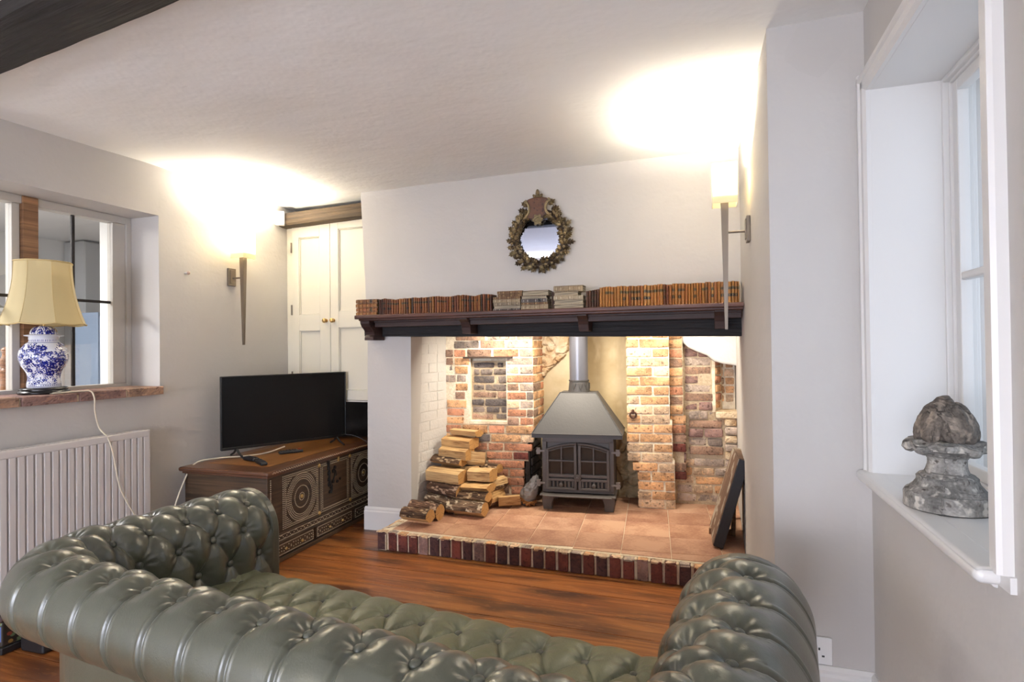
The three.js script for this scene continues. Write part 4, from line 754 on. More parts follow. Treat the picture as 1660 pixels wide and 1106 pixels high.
    for (const e of [-0.07, 0.07]) part('knob', turned(lathe(spline2([[0.004, 0], [0.004, 0.006], [0.009, 0.010], [0.007, 0.017], [0.001, 0.018]], 10), 14), Math.PI / 2, 0, 0, cx + e, 0.066, F - 0.003), M.brass, dr);
  }
  // pierced iron lock plate with its hasp
  const ironDark = std({ color: new THREE.Color().setRGB(0.02, 0.017, 0.015), roughness: 0.5, metalness: 0.6 });
  const blobs = []; [[-0.075, 0.470, 0.016], [-0.072, 0.440, 0.014], [-0.068, 0.405, 0.015], [-0.07, 0.365, 0.012], [-0.06, 0.335, 0.018], [-0.045, 0.315, 0.014], [-0.02, 0.41, 0.014], [-0.005, 0.43, 0.012], [0.0, 0.385, 0.012], [-0.025, 0.345, 0.012], [0.02, 0.335, 0.010], [-0.06, 0.285, 0.010], [0.05, 0.345, 0.008]].forEach(([x, y, r]) => { const g = new THREE.CylinderGeometry(r, r * 1.1, 0.006, 12); g.rotateX(Math.PI / 2); g.translate(x, y, F + 0.003); blobs.push(g); });
  blobs.push(tube([[-0.075, 0.478, F + 0.004], [-0.07, 0.42, F + 0.006], [-0.064, 0.34, F + 0.006], [-0.045, 0.30, F + 0.006], [-0.055, 0.275, F + 0.006]], 0.007, 30, 8), tube([[-0.02, 0.425, F + 0.004], [0.0, 0.40, F + 0.005], [-0.015, 0.375, F + 0.005], [-0.03, 0.345, F + 0.004]], 0.005, 24, 8));
  part('hasp', blobs, ironDark, chest);
  part('hasp_hinge', bx(0.014, 0.03, 0.01, 0.03, 0.478, F + 0.006, 0.002), M.brass, chest);
}
{
  const tv = thing('television', 'flat black television standing askew on the studded chest', 'television');
  const a = V(-2.866, 0, 2.758), b = V(-2.475, 0, 3.480), w = a.distanceTo(b), mid = a.clone().add(b).multiplyScalar(0.5);
  tv.position.set(mid.x, 0.532, mid.z); tv.rotation.y = Math.atan2(-(b.z - a.z), b.x - a.x);
  const y0 = 0.050, h = 0.456;
  part('housing', [bx(w, h, 0.022, 0, y0 + h / 2, -0.013, 0.004), bx(w * 0.72, h * 0.6, 0.035, 0, y0 + h * 0.42, -0.036, 0.01)], M.black, tv);
  part('bezel', [bx(w, 0.008, 0.006, 0, y0 + h - 0.004, 0.0), bx(w, 0.016, 0.008, 0, y0 + 0.008, 0.001), bx(0.008, h, 0.006, -w / 2 + 0.004, y0 + h / 2, 0), bx(0.008, h, 0.006, w / 2 - 0.004, y0 + h / 2, 0)], std({ color: 0x0d0d0e, roughness: 0.3 }), tv);
  part('screen', bx(w - 0.014, h - 0.022, 0.003, 0, y0 + h / 2 + 0.004, -0.001, 0), phy({ color: new THREE.Color().setRGB(0.006, 0.006, 0.006), roughness: 0.24, specularIntensity: 0.45 }), tv);
  for (const sx of [-w / 2 + 0.09, w / 2 - 0.07]) part('leg', [tube([[sx, y0 + 0.01, -0.01], [sx + 0.005, 0.03, 0.03], [sx + 0.012, 0.007, 0.085]], 0.007, 16, 8), tube([[sx, y0 + 0.01, -0.01], [sx, 0.03, -0.04], [sx - 0.008, 0.007, -0.085]], 0.007, 16, 8)], M.black, tv);
}
// small black things left on the chest lid
{
  const make = (name, label, x, d, turn, l, w) => {
    const r = thing(name, label, 'remote', [x, 0.532, -d], turn);
    part('case', bx(l, 0.018, w, 0, 0.009, 0, 0.007), M.black, r);
    const k = []; for (let i = 0; i < 7; i++) for (let j = 0; j < 3; j++) k.push(bx(l * 0.06, 0.004, w * 0.17, -l * 0.40 + i * l * 0.125, 0.0195, (j - 1) * w * 0.27, 0.0015));
    part('keypad', k, std({ color: 0x2a2a2c, roughness: 0.6 }), r); return r;
  };
  make('remote_control', 'black remote control lying nearest the near corner of the chest lid', -2.52, 2.715, -0.55, 0.125, 0.04);
  make('remote_control', 'black remote control behind the corner one, close to the television leg', -2.665, 2.79, -0.3, 0.12, 0.045);
  const p = make('remote_control', 'black remote with a red key lying under the middle of the television', -2.60, 3.06, 0.95, 0.15, 0.046);
  part('power_key', bx(0.016, 0.005, 0.014, 0.055, 0.020, 0, 0.002), std({ color: 0xc22a22, roughness: 0.4 }), p);
}
// white cable running from behind the sofa up over the chest to the television
tag(part('television_cable', tube([[-2.84, 0.02, -2.36], [-2.87, 0.20, -2.40], [-2.89, 0.42, -2.50], [-2.90, 0.535, -2.60], [-2.86, 0.545, -2.74], [-2.80, 0.537, -2.86], [-2.74, 0.537, -3.0], [-2.70, 0.56, -3.12]], 0.0045, 80, 8), M.cord, scene), 'pale cable rising from behind the sofa over the chest to the television', 'cable');
tag(part('power_lead', tube([[-2.50, 0.60, -3.46], [-2.42, 0.585, -3.50], [-2.34, 0.54, -3.53], [-2.318, 0.50, -3.55], [-2.312, 0.40, -3.60], [-2.305, 0.2, -3.63], [-2.29, 0.012, -3.66]], 0.003, 60, 8), M.black, scene), 'thin black lead hanging from the right end of the television down the chest front', 'cable');

// ---------------------------------------------------------------- cream cupboard in the corner
{
  const c = thing('corner_cupboard', 'tall cream panelled cupboard with two doors in the corner beside the chimney breast', 'cupboard', [0, 0, 0]);
  part('carcass', [bx(0.80, 1.30, 0.02, -2.60, 1.475, -3.96, 0), bx(0.80, 0.02, 0.44, -2.60, 0.832, -3.74, 0), bx(0.80, 0.02, 0.44, -2.60, 2.11, -3.74, 0)], M.cream, c);
  part('face_frame', [bx(0.052, 1.29, 0.03, -2.975, 1.468, -3.522, 0.003), bx(0.80, 0.012, 0.03, -2.60, 0.828, -3.522, 0.003), bx(0.80, 0.03, 0.03, -2.60, 2.11, -3.53, 0.003)], M.cream, c);
  const door = (x0, x1, y0, y1, panels, sx) => {
    const w = x1 - x0, g = [], st = panels[0][0], z = -3.507;
    const stile = (a, b, e, f) => g.push(bx(b - a, f - e, 0.024, (a + b) / 2, (e + f) / 2, z - 0.005, 0.002));
    const [pa, pb] = [panels[0][0], panels[0][1]];
    stile(x0, pa, y0, y1); stile(pb, x1, y0, y1);
    let y = y0; for (const [, , c0, c1] of panels) { stile(pa, pb, y, c0); y = c1; } stile(pa, pb, y, y1);
    const d = part('door', g, M.cream, c);
    for (const [a, b, e, f] of panels) { part('door_panel', bx(b - a + 0.01, f - e + 0.01, 0.008, (a + b) / 2, (e + f) / 2, z - 0.012, 0.001), M.cream, d); part('panel_bead', [bx(0.007, f - e, 0.010, a + 0.0035, (e + f) / 2, z - 0.003, 0.003), bx(0.007, f - e, 0.010, b - 0.0035, (e + f) / 2, z - 0.003, 0.003), bx(b - a, 0.007, 0.010, (a + b) / 2, e + 0.0035, z - 0.003, 0.003), bx(b - a, 0.007, 0.010, (a + b) / 2, f - 0.0035, z - 0.003, 0.003)], M.cream, d); }
    const kn = turned(lathe(spline2([[0.007, 0], [0.006, 0.010], [0.009, 0.016], [0.016, 0.024], [0.0155, 0.032], [0.009, 0.038], [0.001, 0.040]], 24), 24), Math.PI / 2, 0, 0, sx, 1.404, z + 0.006);
    part('knob', [kn, turned(cyl(0.013, 0.013, 0.003, 0, 0, 0, 20), Math.PI / 2, 0, 0, sx, 1.404, z + 0.008)], M.brass, d); return d;
  };
  const d1 = door(-2.948, -2.617, 0.836, 2.108, [[-2.888, -2.705, 0.892, 1.335], [-2.888, -2.705, 1.452, 2.02]], -2.650);
  const d2 = door(-2.614, -2.215, 0.836, 2.145, [[-2.545, -2.29, 0.905, 1.352], [-2.545, -2.29, 1.468, 2.06]], -2.586);
  for (const y of [1.95, 1.49, 1.0]) part('hinge', cyl(0.006, 0.006, 0.075, -2.951, y, -3.495, 12), M.bronze, d1);
}
// ---------------------------------------------------------------- radiator under the inner window
{
  const r = thing('radiator', 'white ribbed steel radiator on the left wall under the inner window', 'radiator', [-2.99, 0, -1.72], Math.PI / 2);
  // local x runs away from the camera, z into the room
  const L = 1.19, y0 = 0.165, y1 = 0.775, x0 = -L / 2, n = 34, p = L / n, s = new THREE.Shape();
  s.moveTo(x0, 0.075); for (let k = 0; k < n; k++) { const a = x0 + k * p; s.lineTo(a + 0.004, 0.088); s.lineTo(a + p * 0.78, 0.088); s.lineTo(a + p * 0.86, 0.077); s.lineTo(a + p - 0.001, 0.077); } s.lineTo(x0 + L, 0.075); s.lineTo(x0 + L, 0.070); s.lineTo(x0, 0.070); s.closePath();
  const pg = extrude(s, y1 - y0 - 0.07); pg.rotateX(-Math.PI / 2); pg.scale(1, 1, -1); { const q = pg.index ? pg.toNonIndexed() : pg; const A = q.attributes; for (let i = 0; i < A.position.count; i += 3) for (const k of ['position', 'normal', 'uv']) { const at = A[k], z = at.itemSize; for (let c = 0; c < z; c++) { const t = at.array[(i + 1) * z + c]; at.array[(i + 1) * z + c] = at.array[(i + 2) * z + c]; at.array[(i + 2) * z + c] = t; } } q.computeVertexNormals(); q.translate(0, y0 + 0.035, 0); boxUV(q); part('ribbed_panel', q, M.enamel, r); }
  part('rim', [bx(L, 0.036, 0.016, 0, y1 - 0.018, 0.080, 0.006), bx(L, 0.036, 0.016, 0, y0 + 0.018, 0.080, 0.006), bx(0.014, y1 - y0, 0.016, x0 + 0.004, (y0 + y1) / 2, 0.080, 0.004), bx(0.014, y1 - y0, 0.016, -x0 - 0.004, (y0 + y1) / 2, 0.080, 0.004)], M.enamel, r);
  part('back_panel', bx(L, y1 - y0 - 0.01, 0.014, 0, (y0 + y1) / 2, 0.030, 0.004), M.enamel, r);
  part('side_panel', bx(0.006, y1 - y0 - 0.03, 0.07, -x0, (y0 + y1) / 2, 0.050, 0.002), M.enamel, r);
  const gr = []; for (let k = 0; k < 54; k++) gr.push(bx(0.012, 0.004, 0.052, x0 + 0.015 + k * 0.0217, y1 - 0.002, 0.050, 0.001)); gr.push(bx(L, 0.004, 0.006, 0, y1 - 0.002, 0.025, 0.001));
  part('top_grille', gr, M.enamel, r);
  part('wall_bracket', [bx(0.03, 0.4, 0.03, -0.4, 0.45, 0.012), bx(0.03, 0.4, 0.03, 0.4, 0.45, 0.012)], M.enamel, r);
  part('valve', [cyl(0.012, 0.012, 0.17, -x0 + 0.03, 0.085, 0.05), turned(cyl(0.01, 0.01, 0.05, 0, 0, 0), 0, 0, Math.PI / 2, -x0 + 0.01, 0.19, 0.05)], M.enamel, r);
}
// ---------------------------------------------------------------- table lamp on the brick sill, with its cord
{
  const l = thing('table_lamp', 'blue and white porcelain jar lamp with a cream bell shade on the brick sill', 'lamp', [-3.085, 1.0, -1.905]);
  part('base', lathe([[0.0001, 0], [0.098, 0], [0.104, 0.006], [0.100, 0.013], [0.092, 0.016], [0.096, 0.022], [0.094, 0.029], [0.08, 0.032], [0.0001, 0.032]], 48), std({ color: new THREE.Color().setRGB(0.012, 0.010, 0.010), roughness: 0.25 }), l);
  const vaseMap = canvasTex(1024, 512, (c, w, h) => {
    c.fillStyle = '#e4e6ee'; c.fillRect(0, 0, w, h); const R = mulberry(91);
    const leaf = (x, y, r, a, col) => { c.save(); c.translate(x, y); c.rotate(a); c.fillStyle = col; c.beginPath(); c.moveTo(0, 0); c.quadraticCurveTo(r * 0.5, -r * 0.5, r, 0); c.quadraticCurveTo(r * 0.5, r * 0.5, 0, 0); c.fill(); c.restore(); };
    const blue = ['#16207a', '#202f92', '#121a60', '#3347a6'];
    const both = (f) => { for (const o of [-w, 0, w]) { c.save(); c.translate(o, 0); f(); c.restore(); } };
    for (let k = 0; k < 190; k++) {                            // scrolling stems
      const x = R() * w, y = 60 + R() * 380, seed = R() * 1e6; both(() => { const Q = mulberry(seed); c.strokeStyle = blue[2]; c.lineWidth = 4; c.beginPath(); c.moveTo(x, y); let X = x, Y = y, a = Q() * 6.3; for (let i = 0; i < 7; i++) { a += (Q() - 0.3) * 1.3; X += 20 * Math.cos(a); Y += 15 * Math.sin(a); c.lineTo(X, Y); leaf(X, Y, 12 + 12 * Q(), a + 1.1, blue[i % 4]); leaf(X, Y, 11 + 11 * Q(), a - 1.2, blue[(i + 1) % 4]); } c.stroke(); });
    }
    for (let k = 0; k < 40; k++) { const x = R() * w, y = 80 + R() * 340, r = 20 + R() * 18, s = R() * 6; both(() => { for (let i = 0; i < 9; i++) leaf(x, y, r, s + i * 0.7, blue[i % 3]); c.fillStyle = '#dfe3f2'; c.beginPath(); c.arc(x, y, r * 0.22, 0, 7); c.fill(); c.fillStyle = blue[1]; c.beginPath(); c.arc(x, y, r * 0.12, 0, 7); c.fill(); }); }
    c.fillStyle = '#e4e6ee'; c.fillRect(0, 0, w, 46); c.fillRect(0, h - 40, w, 40);
    c.fillStyle = blue[0]; for (let k = 0; k < 24; k++) { const x = k * w / 24; c.fillRect(x + 6, 6, 26, 28); c.fillStyle = '#e4e6ee'; c.fillRect(x + 13, 12, 12, 22); c.fillStyle = blue[0]; }
    c.fillRect(0, 42, w, 4); c.fillRect(0, h - 40, w, 4); for (let k = 0; k < 48; k++) { c.beginPath(); c.arc(k * w / 48 + 10, h - 22, 8, Math.PI, 0); c.fill(); } c.fillRect(0, h - 14, w, 3);
  });
  const china = phy({ map: vaseMap, roughness: 0.16, clearcoat: 0.6, clearcoatRoughness: 0.06 });
  const vase = lathe(spline2([[0.066, 0.030], [0.068, 0.045], [0.064, 0.075], [0.070, 0.105], [0.089, 0.140], [0.0985, 0.175], [0.094, 0.210], [0.075, 0.238], [0.060, 0.252], [0.057, 0.268]], 60), 72);
  { const p = vase.attributes.position, uv = vase.attributes.uv; for (let i = 0; i < p.count; i++) uv.setY(i, clamp((p.getY(i) - 0.030) / 0.238)); uv.needsUpdate = true; }
  part('jar', vase, china, l);
  const white = phy({ color: 0xdfe2ea, roughness: 0.18, clearcoat: 0.6 });
  part('collar', lathe([[0.050, 0.262], [0.060, 0.262], [0.060, 0.276], [0.076, 0.279], [0.078, 0.284], [0.06, 0.287], [0.05, 0.287]], 56), white, l);
  const lidg = lathe(spline2([[0.056, 0.284], [0.054, 0.298], [0.045, 0.316], [0.028, 0.327], [0.001, 0.330]], 24), 56); { const p = lidg.attributes.position, uv = lidg.attributes.uv; for (let i = 0; i < p.count; i++) uv.setY(i, 0.3 + 2 * (p.getY(i) - 0.284)); }
  part('jar_lid', lidg, china, l);
  part('stem', [cyl(0.007, 0.007, 0.20, 0, 0.42, 0, 12), cyl(0.016, 0.014, 0.05, 0, 0.40, 0, 16)], M.brass, l);
  // eight-gored bell shade
  const prof = (t) => { const y = mix(0.335, 0.640, t); return [0.112 + 0.063 * Math.pow(1 - t, 2.1) * 0.92 + 0.002, y]; };
  const pos = [], uv = [], id = [], na = 96, nt = 24;
  for (let i = 0; i <= na; i++) for (let j = 0; j <= nt; j++) { const a = i / na * Math.PI * 2 + 0.3, [r, y] = prof(j / nt), g = (i / na * 8) % 1, k = 1 - 0.020 * (0.25 - (g - 0.5) ** 2) * 4 * 1.0; const rr_ = r * (0.985 + 0.03 * Math.pow(Math.abs(g - 0.5) * 2, 1.5)) * k; pos.push(rr_ * Math.cos(a), y - 0.006 * Math.sin(g * Math.PI) * (1 - j / nt), rr_ * Math.sin(a)); uv.push(i / na * 0.9, j / nt * 0.3); }
  for (let i = 0; i < na; i++) for (let j = 0; j < nt; j++) { const a = i * (nt + 1) + j, b = a + nt + 1; id.push(a, a + 1, b, b, a + 1, b + 1); }
  const sg = new THREE.BufferGeometry(); sg.setAttribute('position', new THREE.Float32BufferAttribute(pos, 3)); sg.setAttribute('uv', new THREE.Float32BufferAttribute(uv, 2)); sg.setIndex(id); sg.computeVertexNormals();
  const cloth = phy({ color: new THREE.Color().setRGB(0.66, 0.54, 0.28), roughness: 0.8, transmission: 0.22, thickness: 0, side: THREE.DoubleSide, bumpMap: rep(T.leather, 12), bumpScale: 0.0003 });
  const shade = part('lamp_shade', sg, cloth, l);
  const trimM = std({ color: new THREE.Color().setRGB(0.58, 0.44, 0.20), roughness: 0.7 }), rimPts = (t, e = 0) => { const o = []; for (let i = 0; i < 64; i++) { const a = i / 64 * Math.PI * 2 + 0.3, g = (i / 64 * 8) % 1, [r, y] = prof(t), k = r * (0.985 + 0.03 * Math.pow(Math.abs(g - 0.5) * 2, 1.5)) * (1 - 0.02 * (0.25 - (g - 0.5) ** 2) * 4); o.push([k * Math.cos(a), y + e - 0.006 * Math.sin(g * Math.PI) * (1 - t), k * Math.sin(a)]); } return o; };
  part('braid', [tube(rimPts(0, 0.003), 0.0035, 128, 8, true), tube(rimPts(1, -0.003), 0.0035, 128, 8, true)], trimM, shade);
  for (let k = 0; k < 8; k++) { const a = k / 8 * Math.PI * 2 + 0.3, o = []; for (let j = 0; j <= 12; j++) { const [r, y] = prof(j / 12); o.push([r * 1.016 * Math.cos(a), y, r * 1.016 * Math.sin(a)]); } part('seam', tube(o, 0.0014, 24, 6), trimM, shade); }
  part('cord', tube([[0.05, 0.006, 0.08], [0.10, 0.005, 0.02], [0.115, 0.006, -0.10], [0.128, 0.003, -0.135], [0.145, -0.03, -0.140], [0.135, -0.10, -0.150], [0.14, -0.19, -0.170], [0.182, -0.235, -0.180], [0.192, -0.32, -0.20], [0.194, -0.50, -0.235], [0.197, -0.66, -0.31], [0.2, -0.80, -0.38], [0.16, -0.98, -0.40]], 0.0035, 120, 8), M.cord, l);
}
// ---------------------------------------------------------------- torch wall lights
function sconce(label, pos, turn, power = 7.5) {
  // local: z out from the wall, y up, origin at the middle of the back plate
  const s = thing('wall_sconce', label, 'wall light', pos, turn);
  part('back_plate', [bx(0.062, 0.115, 0.016, 0, 0, 0.008, 0.003), bx(0.040, 0.09, 0.006, 0, 0, 0.018, 0.002)], M.bronze, s);
  part('arm', turned(cyl(0.0055, 0.0055, 0.075, 0, 0, 0, 12), Math.PI / 2, 0, 0, 0, -0.008, 0.054), M.bronze, s);
  const g = new THREE.CylinderGeometry(0.0235, 0.0085, 0.60, 4, 1); g.rotateY(Math.PI / 4); const ng = g.toNonIndexed(); ng.computeVertexNormals(); boxUV(ng); ng.translate(0, -0.145, 0.105);
  part('tapered_stem', ng, M.bronze, s);
  part('lamp_holder', [cyl(0.010, 0.012, 0.05, 0, 0.178, 0.105, 16), cyl(0.004, 0.004, 0.14, 0, 0.23, 0.105, 8)], M.brass, s);
  const W = 0.052, h0 = 0.115, h1 = 0.295, t = 0.002, cl = phy({ color: new THREE.Color().setRGB(0.86, 0.80, 0.62), transmission: 0.45, roughness: 0.9, thickness: 0, side: THREE.DoubleSide });
  part('lamp_shade', [bx(2 * W, h1 - h0, t, 0, (h0 + h1) / 2, 0.105 + W, 0), bx(2 * W, h1 - h0, t, 0, (h0 + h1) / 2, 0.105 - W, 0), bx(t, h1 - h0, 2 * W, W, (h0 + h1) / 2, 0.105, 0), bx(t, h1 - h0, 2 * W, -W, (h0 + h1) / 2, 0.105, 0)], cl, s);
  part('diffuser', bx(2 * W - 0.004, 0.002, 2 * W - 0.004, 0, h0 + 0.036, 0.105, 0), phy({ color: new THREE.Color().setRGB(0.9, 0.87, 0.78), transmission: 0.5, roughness: 0.95, thickness: 0 }), s);
  part('shade_carrier', [bx(2 * W, 0.003, 0.003, 0, h0 + 0.03, 0.105, 0), bx(0.003, 0.003, 2 * W, 0, h0 + 0.03, 0.105, 0)], M.brass, s);
  const bulb = part('bulb', lathe(spline2([[0.008, 0], [0.010, 0.012], [0.022, 0.036], [0.024, 0.052], [0.016, 0.068], [0.001, 0.074]], 20), 24), std({ color: 0xffffff, emissive: WARM, emissiveIntensity: 6 }), s, [0, 0.200, 0.105]);
  const lamp = new THREE.PointLight(WARM, power, 0, 2); lamp.position.set(0, 0.262, 0.105); lamp.castShadow = true; lamp.shadow.radius = 1.2; s.add(lamp);
  return s;
}
sconce('bronze torch wall light on the left wall above the television', [-3.0, 1.678, -2.975], Math.PI / 2);
sconce('bronze torch wall light on the right wall over the end of the mantel shelf', [0.149, 1.712, -2.79], -Math.PI / 2 + 0.036);
// their fellow behind the camera, which brightens the ceiling and the back of the sofa
sconce('bronze torch wall light on the left wall behind the camera, near the rear windows', [-3.0, 1.70, 2.3], Math.PI / 2, 7.5);
// small downlights hidden up behind the beam, which light the brickwork
for (const [x, d, y, k, label] of [[-0.93, 3.60, 1.44, 0.8, 'small round downlight behind the beam in front of the flue pipe'], [-1.42, 3.59, 1.44, 0.52, 'small round downlight behind the beam over the bricked-up oven'], [-0.42, 3.60, 1.44, 0.62, 'small round downlight behind the beam over the right brick pier'], [0.0, 3.80, 1.50, 0.24, 'small round downlight behind the beam in the right corner of the fireplace']]) {
  const l = thing('downlight', label, 'downlight', [x, y, -d]);
  part('housing', [cyl(0.035, 0.035, 0.06, 0, 0.034, 0, 24), cyl(0.042, 0.042, 0.006, 0, 0.004, 0, 24)], M.bronze, l);
  part('mounting_rod', cyl(0.006, 0.006, 0.47, 0, 0.28, 0, 10), M.bronze, l);
  part('lamp_face', cyl(0.030, 0.030, 0.003, 0, -0.001, 0, 24), std({ color: 0xffffff, emissive: WARM, emissiveIntensity: 4 }), l);
  const sp = new THREE.SpotLight(WARM, 4.2 * k, 0, 1.5, 1.0, 2); sp.position.set(0, -0.012, 0); sp.castShadow = true; sp.shadow.radius = 3; sp.target.position.set(0.0, -1.2, -0.28); l.add(sp); l.add(sp.target);
}

// ---------------------------------------------------------------- carved mirror on the chimney breast
{
  const m = thing('wall_mirror', 'oval mirror in a carved gilt frame of oak leaves with a shield crest', 'mirror', [-0.985, 1.845, -3.322]); m.rotation.x = 0.037;
  const gilt = [[0.30, 0.22, 0.115], [0.17, 0.12, 0.070], [0.50, 0.40, 0.23], [0.07, 0.045, 0.03]].map((c) => std({ color: new THREE.Color().setRGB(...c), roughness: 0.38, metalness: 0.6, map: T.brick, bumpMap: T.brickBump, bumpScale: 0.003 }));
  part('mirror_glass', turned(cyl(0.128, 0.128, 0.003, 0, 0, 0, 64), Math.PI / 2, 0, 0, 0.008, -0.004, 0.014), std({ color: new THREE.Color().setRGB(0.50, 0.54, 0.66), metalness: 1, roughness: 0.02 }), m);
  const ring = new THREE.TorusGeometry(0.150, 0.022, 10, 64); ring.scale(1, 1.03, 0.6); ring.translate(0.004, -0.004, 0.012);
  const wreath = part('wreath', ring, gilt[3], m);
  const leaf = (seed) => {                                   // lobed oak leaf, cupped, base at the origin, tip along +y
    const n = 7, R = mulberry(seed * 31 + 5), pos = [0, 0, 0], id = [], L = 0.066, left = [], right = [];
    for (let i = 1; i <= n; i++) {
      const t = i / n, w = L * (i === n ? 0.0 : 0.30 * Math.sin(Math.PI * Math.pow(t, 0.8)) * (i % 2 ? 1.25 : 0.60) + 0.05), y = t * L, z = 0.016 * Math.sin(t * 2.4) + 0.003 * (R() - 0.5);
      const c = pos.length / 3; pos.push(0, y, z + 0.005); pos.push(-w, y + (i % 2 ? 0.004 : -0.002), z - 0.008); pos.push(w, y + (i % 2 ? 0.004 : -0.002), z - 0.008);
      const pc = i === 1 ? 0 : c - 3, pl = i === 1 ? 0 : c - 2, pr = i === 1 ? 0 : c - 1; id.push(pc, c, c + 1, pc, c + 1, pl, pc, c + 2, c, pc, pr, c + 2);
    }
    const g = new THREE.BufferGeometry(); g.setAttribute('position', new THREE.Float32BufferAttribute(pos, 3)); g.setIndex(id); g.computeVertexNormals(); const q = g.toNonIndexed(); q.computeVertexNormals();
    const back = q.clone(); back.translate(0, 0, -0.003); return boxUV(mergeGeometries([q, back]));
  };
  const kinds = [1, 2, 3].map(leaf); let no = 0; const R = mulberry(77);
  for (let k = 0; k < 84; k++) {
    const side = k % 2 ? 1 : -1, u = (k >> 1) / 41, a = Math.PI / 2 + side * (0.55 + u * 2.62), lane = k % 3, r = 0.146 + 0.009 * lane + 0.004 * R();
    const lf = part('leaf', kinds[k % 3], gilt[Math.floor(R() * 3)], wreath, [0.004 + r * Math.cos(a), -0.004 + 1.03 * r * Math.sin(a), 0.020 + 0.010 * (2 - lane) * 0.6 + 0.006 * R()]);
    const dir = a - side * (lane === 0 ? 2.4 : lane === 1 ? 1.0 : 0.35) + (R() - 0.5) * 0.6;  // tips fan in and out and up the wreath
    lf.rotation.set((R() - 0.5) * 0.5, (R() - 0.5) * 0.5, dir - Math.PI / 2); const s = 0.50 + 0.26 * R(); lf.scale.set(s, s, s * 1.3);
  }
  const fruit = new THREE.SphereGeometry(0.0085, 10, 8);
  for (let k = 0; k < 22; k++) { const a = Math.PI / 2 + (k % 2 ? 1 : -1) * (0.5 + (k >> 1) * 0.24), r = 0.150 + 0.02 * R(); part('acorn', fruit, gilt[2], wreath, [0.004 + r * Math.cos(a), -0.004 + r * Math.sin(a), 0.040 + 0.006 * R()]); }
  // shield crest
  const S = new THREE.Shape(); S.moveTo(-0.058, 0.222); S.bezierCurveTo(-0.03, 0.235, 0.03, 0.235, 0.058, 0.222); S.bezierCurveTo(0.036, 0.19, 0.040, 0.15, 0.060, 0.125); S.bezierCurveTo(0.036, 0.118, 0.018, 0.112, 0, 0.090); S.bezierCurveTo(-0.018, 0.112, -0.036, 0.118, -0.060, 0.125); S.bezierCurveTo(-0.040, 0.15, -0.036, 0.19, -0.058, 0.222);
  const sh = extrude(S, 0.020, 0.008, 3, 14); boxUV(sh); sh.translate(0, 0, 0.012); const crest = part('shield', sh, std({ color: new THREE.Color().setRGB(0.12, 0.052, 0.028), roughness: 0.45, metalness: 0.3, map: T.brick }), m);
  for (const s of [-1, 1]) part('scroll', tube([[s * 0.066, 0.226, 0.036], [s * 0.078, 0.215, 0.038], [s * 0.060, 0.205, 0.042], [s * 0.050, 0.175, 0.044], [s * 0.056, 0.148, 0.042], [s * 0.074, 0.128, 0.040], [s * 0.086, 0.112, 0.036]], 0.0075, 40, 8), gilt[2], crest);
  part('rosette', [new THREE.SphereGeometry(0.015, 16, 12), turned(new THREE.TorusGeometry(0.020, 0.007, 8, 20), 0, 0, 0), ...[0, 1, 2, 3, 4, 5].map((k) => turned(new THREE.SphereGeometry(0.010, 8, 6), 0, 0, 0, 0.026 * Math.cos(k * 1.047), 0.026 * Math.sin(k * 1.047), 0))].map((g) => { g.translate(0, 0.105, 0.040); return g; }), gilt[2], crest);
  const fl = []; for (const [a, l, w] of [[0, 0.062, 0.013], [0.75, 0.044, 0.010], [-0.75, 0.044, 0.010], [1.35, 0.040, 0.009], [-1.35, 0.040, 0.009]]) { const g = new THREE.SphereGeometry(1, 12, 10); g.scale(w, l / 2, 0.010); g.translate(0, l / 2, 0); g.rotateZ(a); g.translate(0, 0.226, 0.028); fl.push(g); }
  part('finial_crest', fl, gilt[0], crest);
  for (const s of [-1, 1]) for (let k = 0; k < 4; k++) { const lf = part('leaf', kinds[k % 3], gilt[k % 3], wreath, [s * (0.062 + 0.016 * k), 0.192 - 0.030 * k, 0.022], [0, 0, s * (-1.0 - 0.28 * k)]); lf.scale.setScalar(0.75); }
}
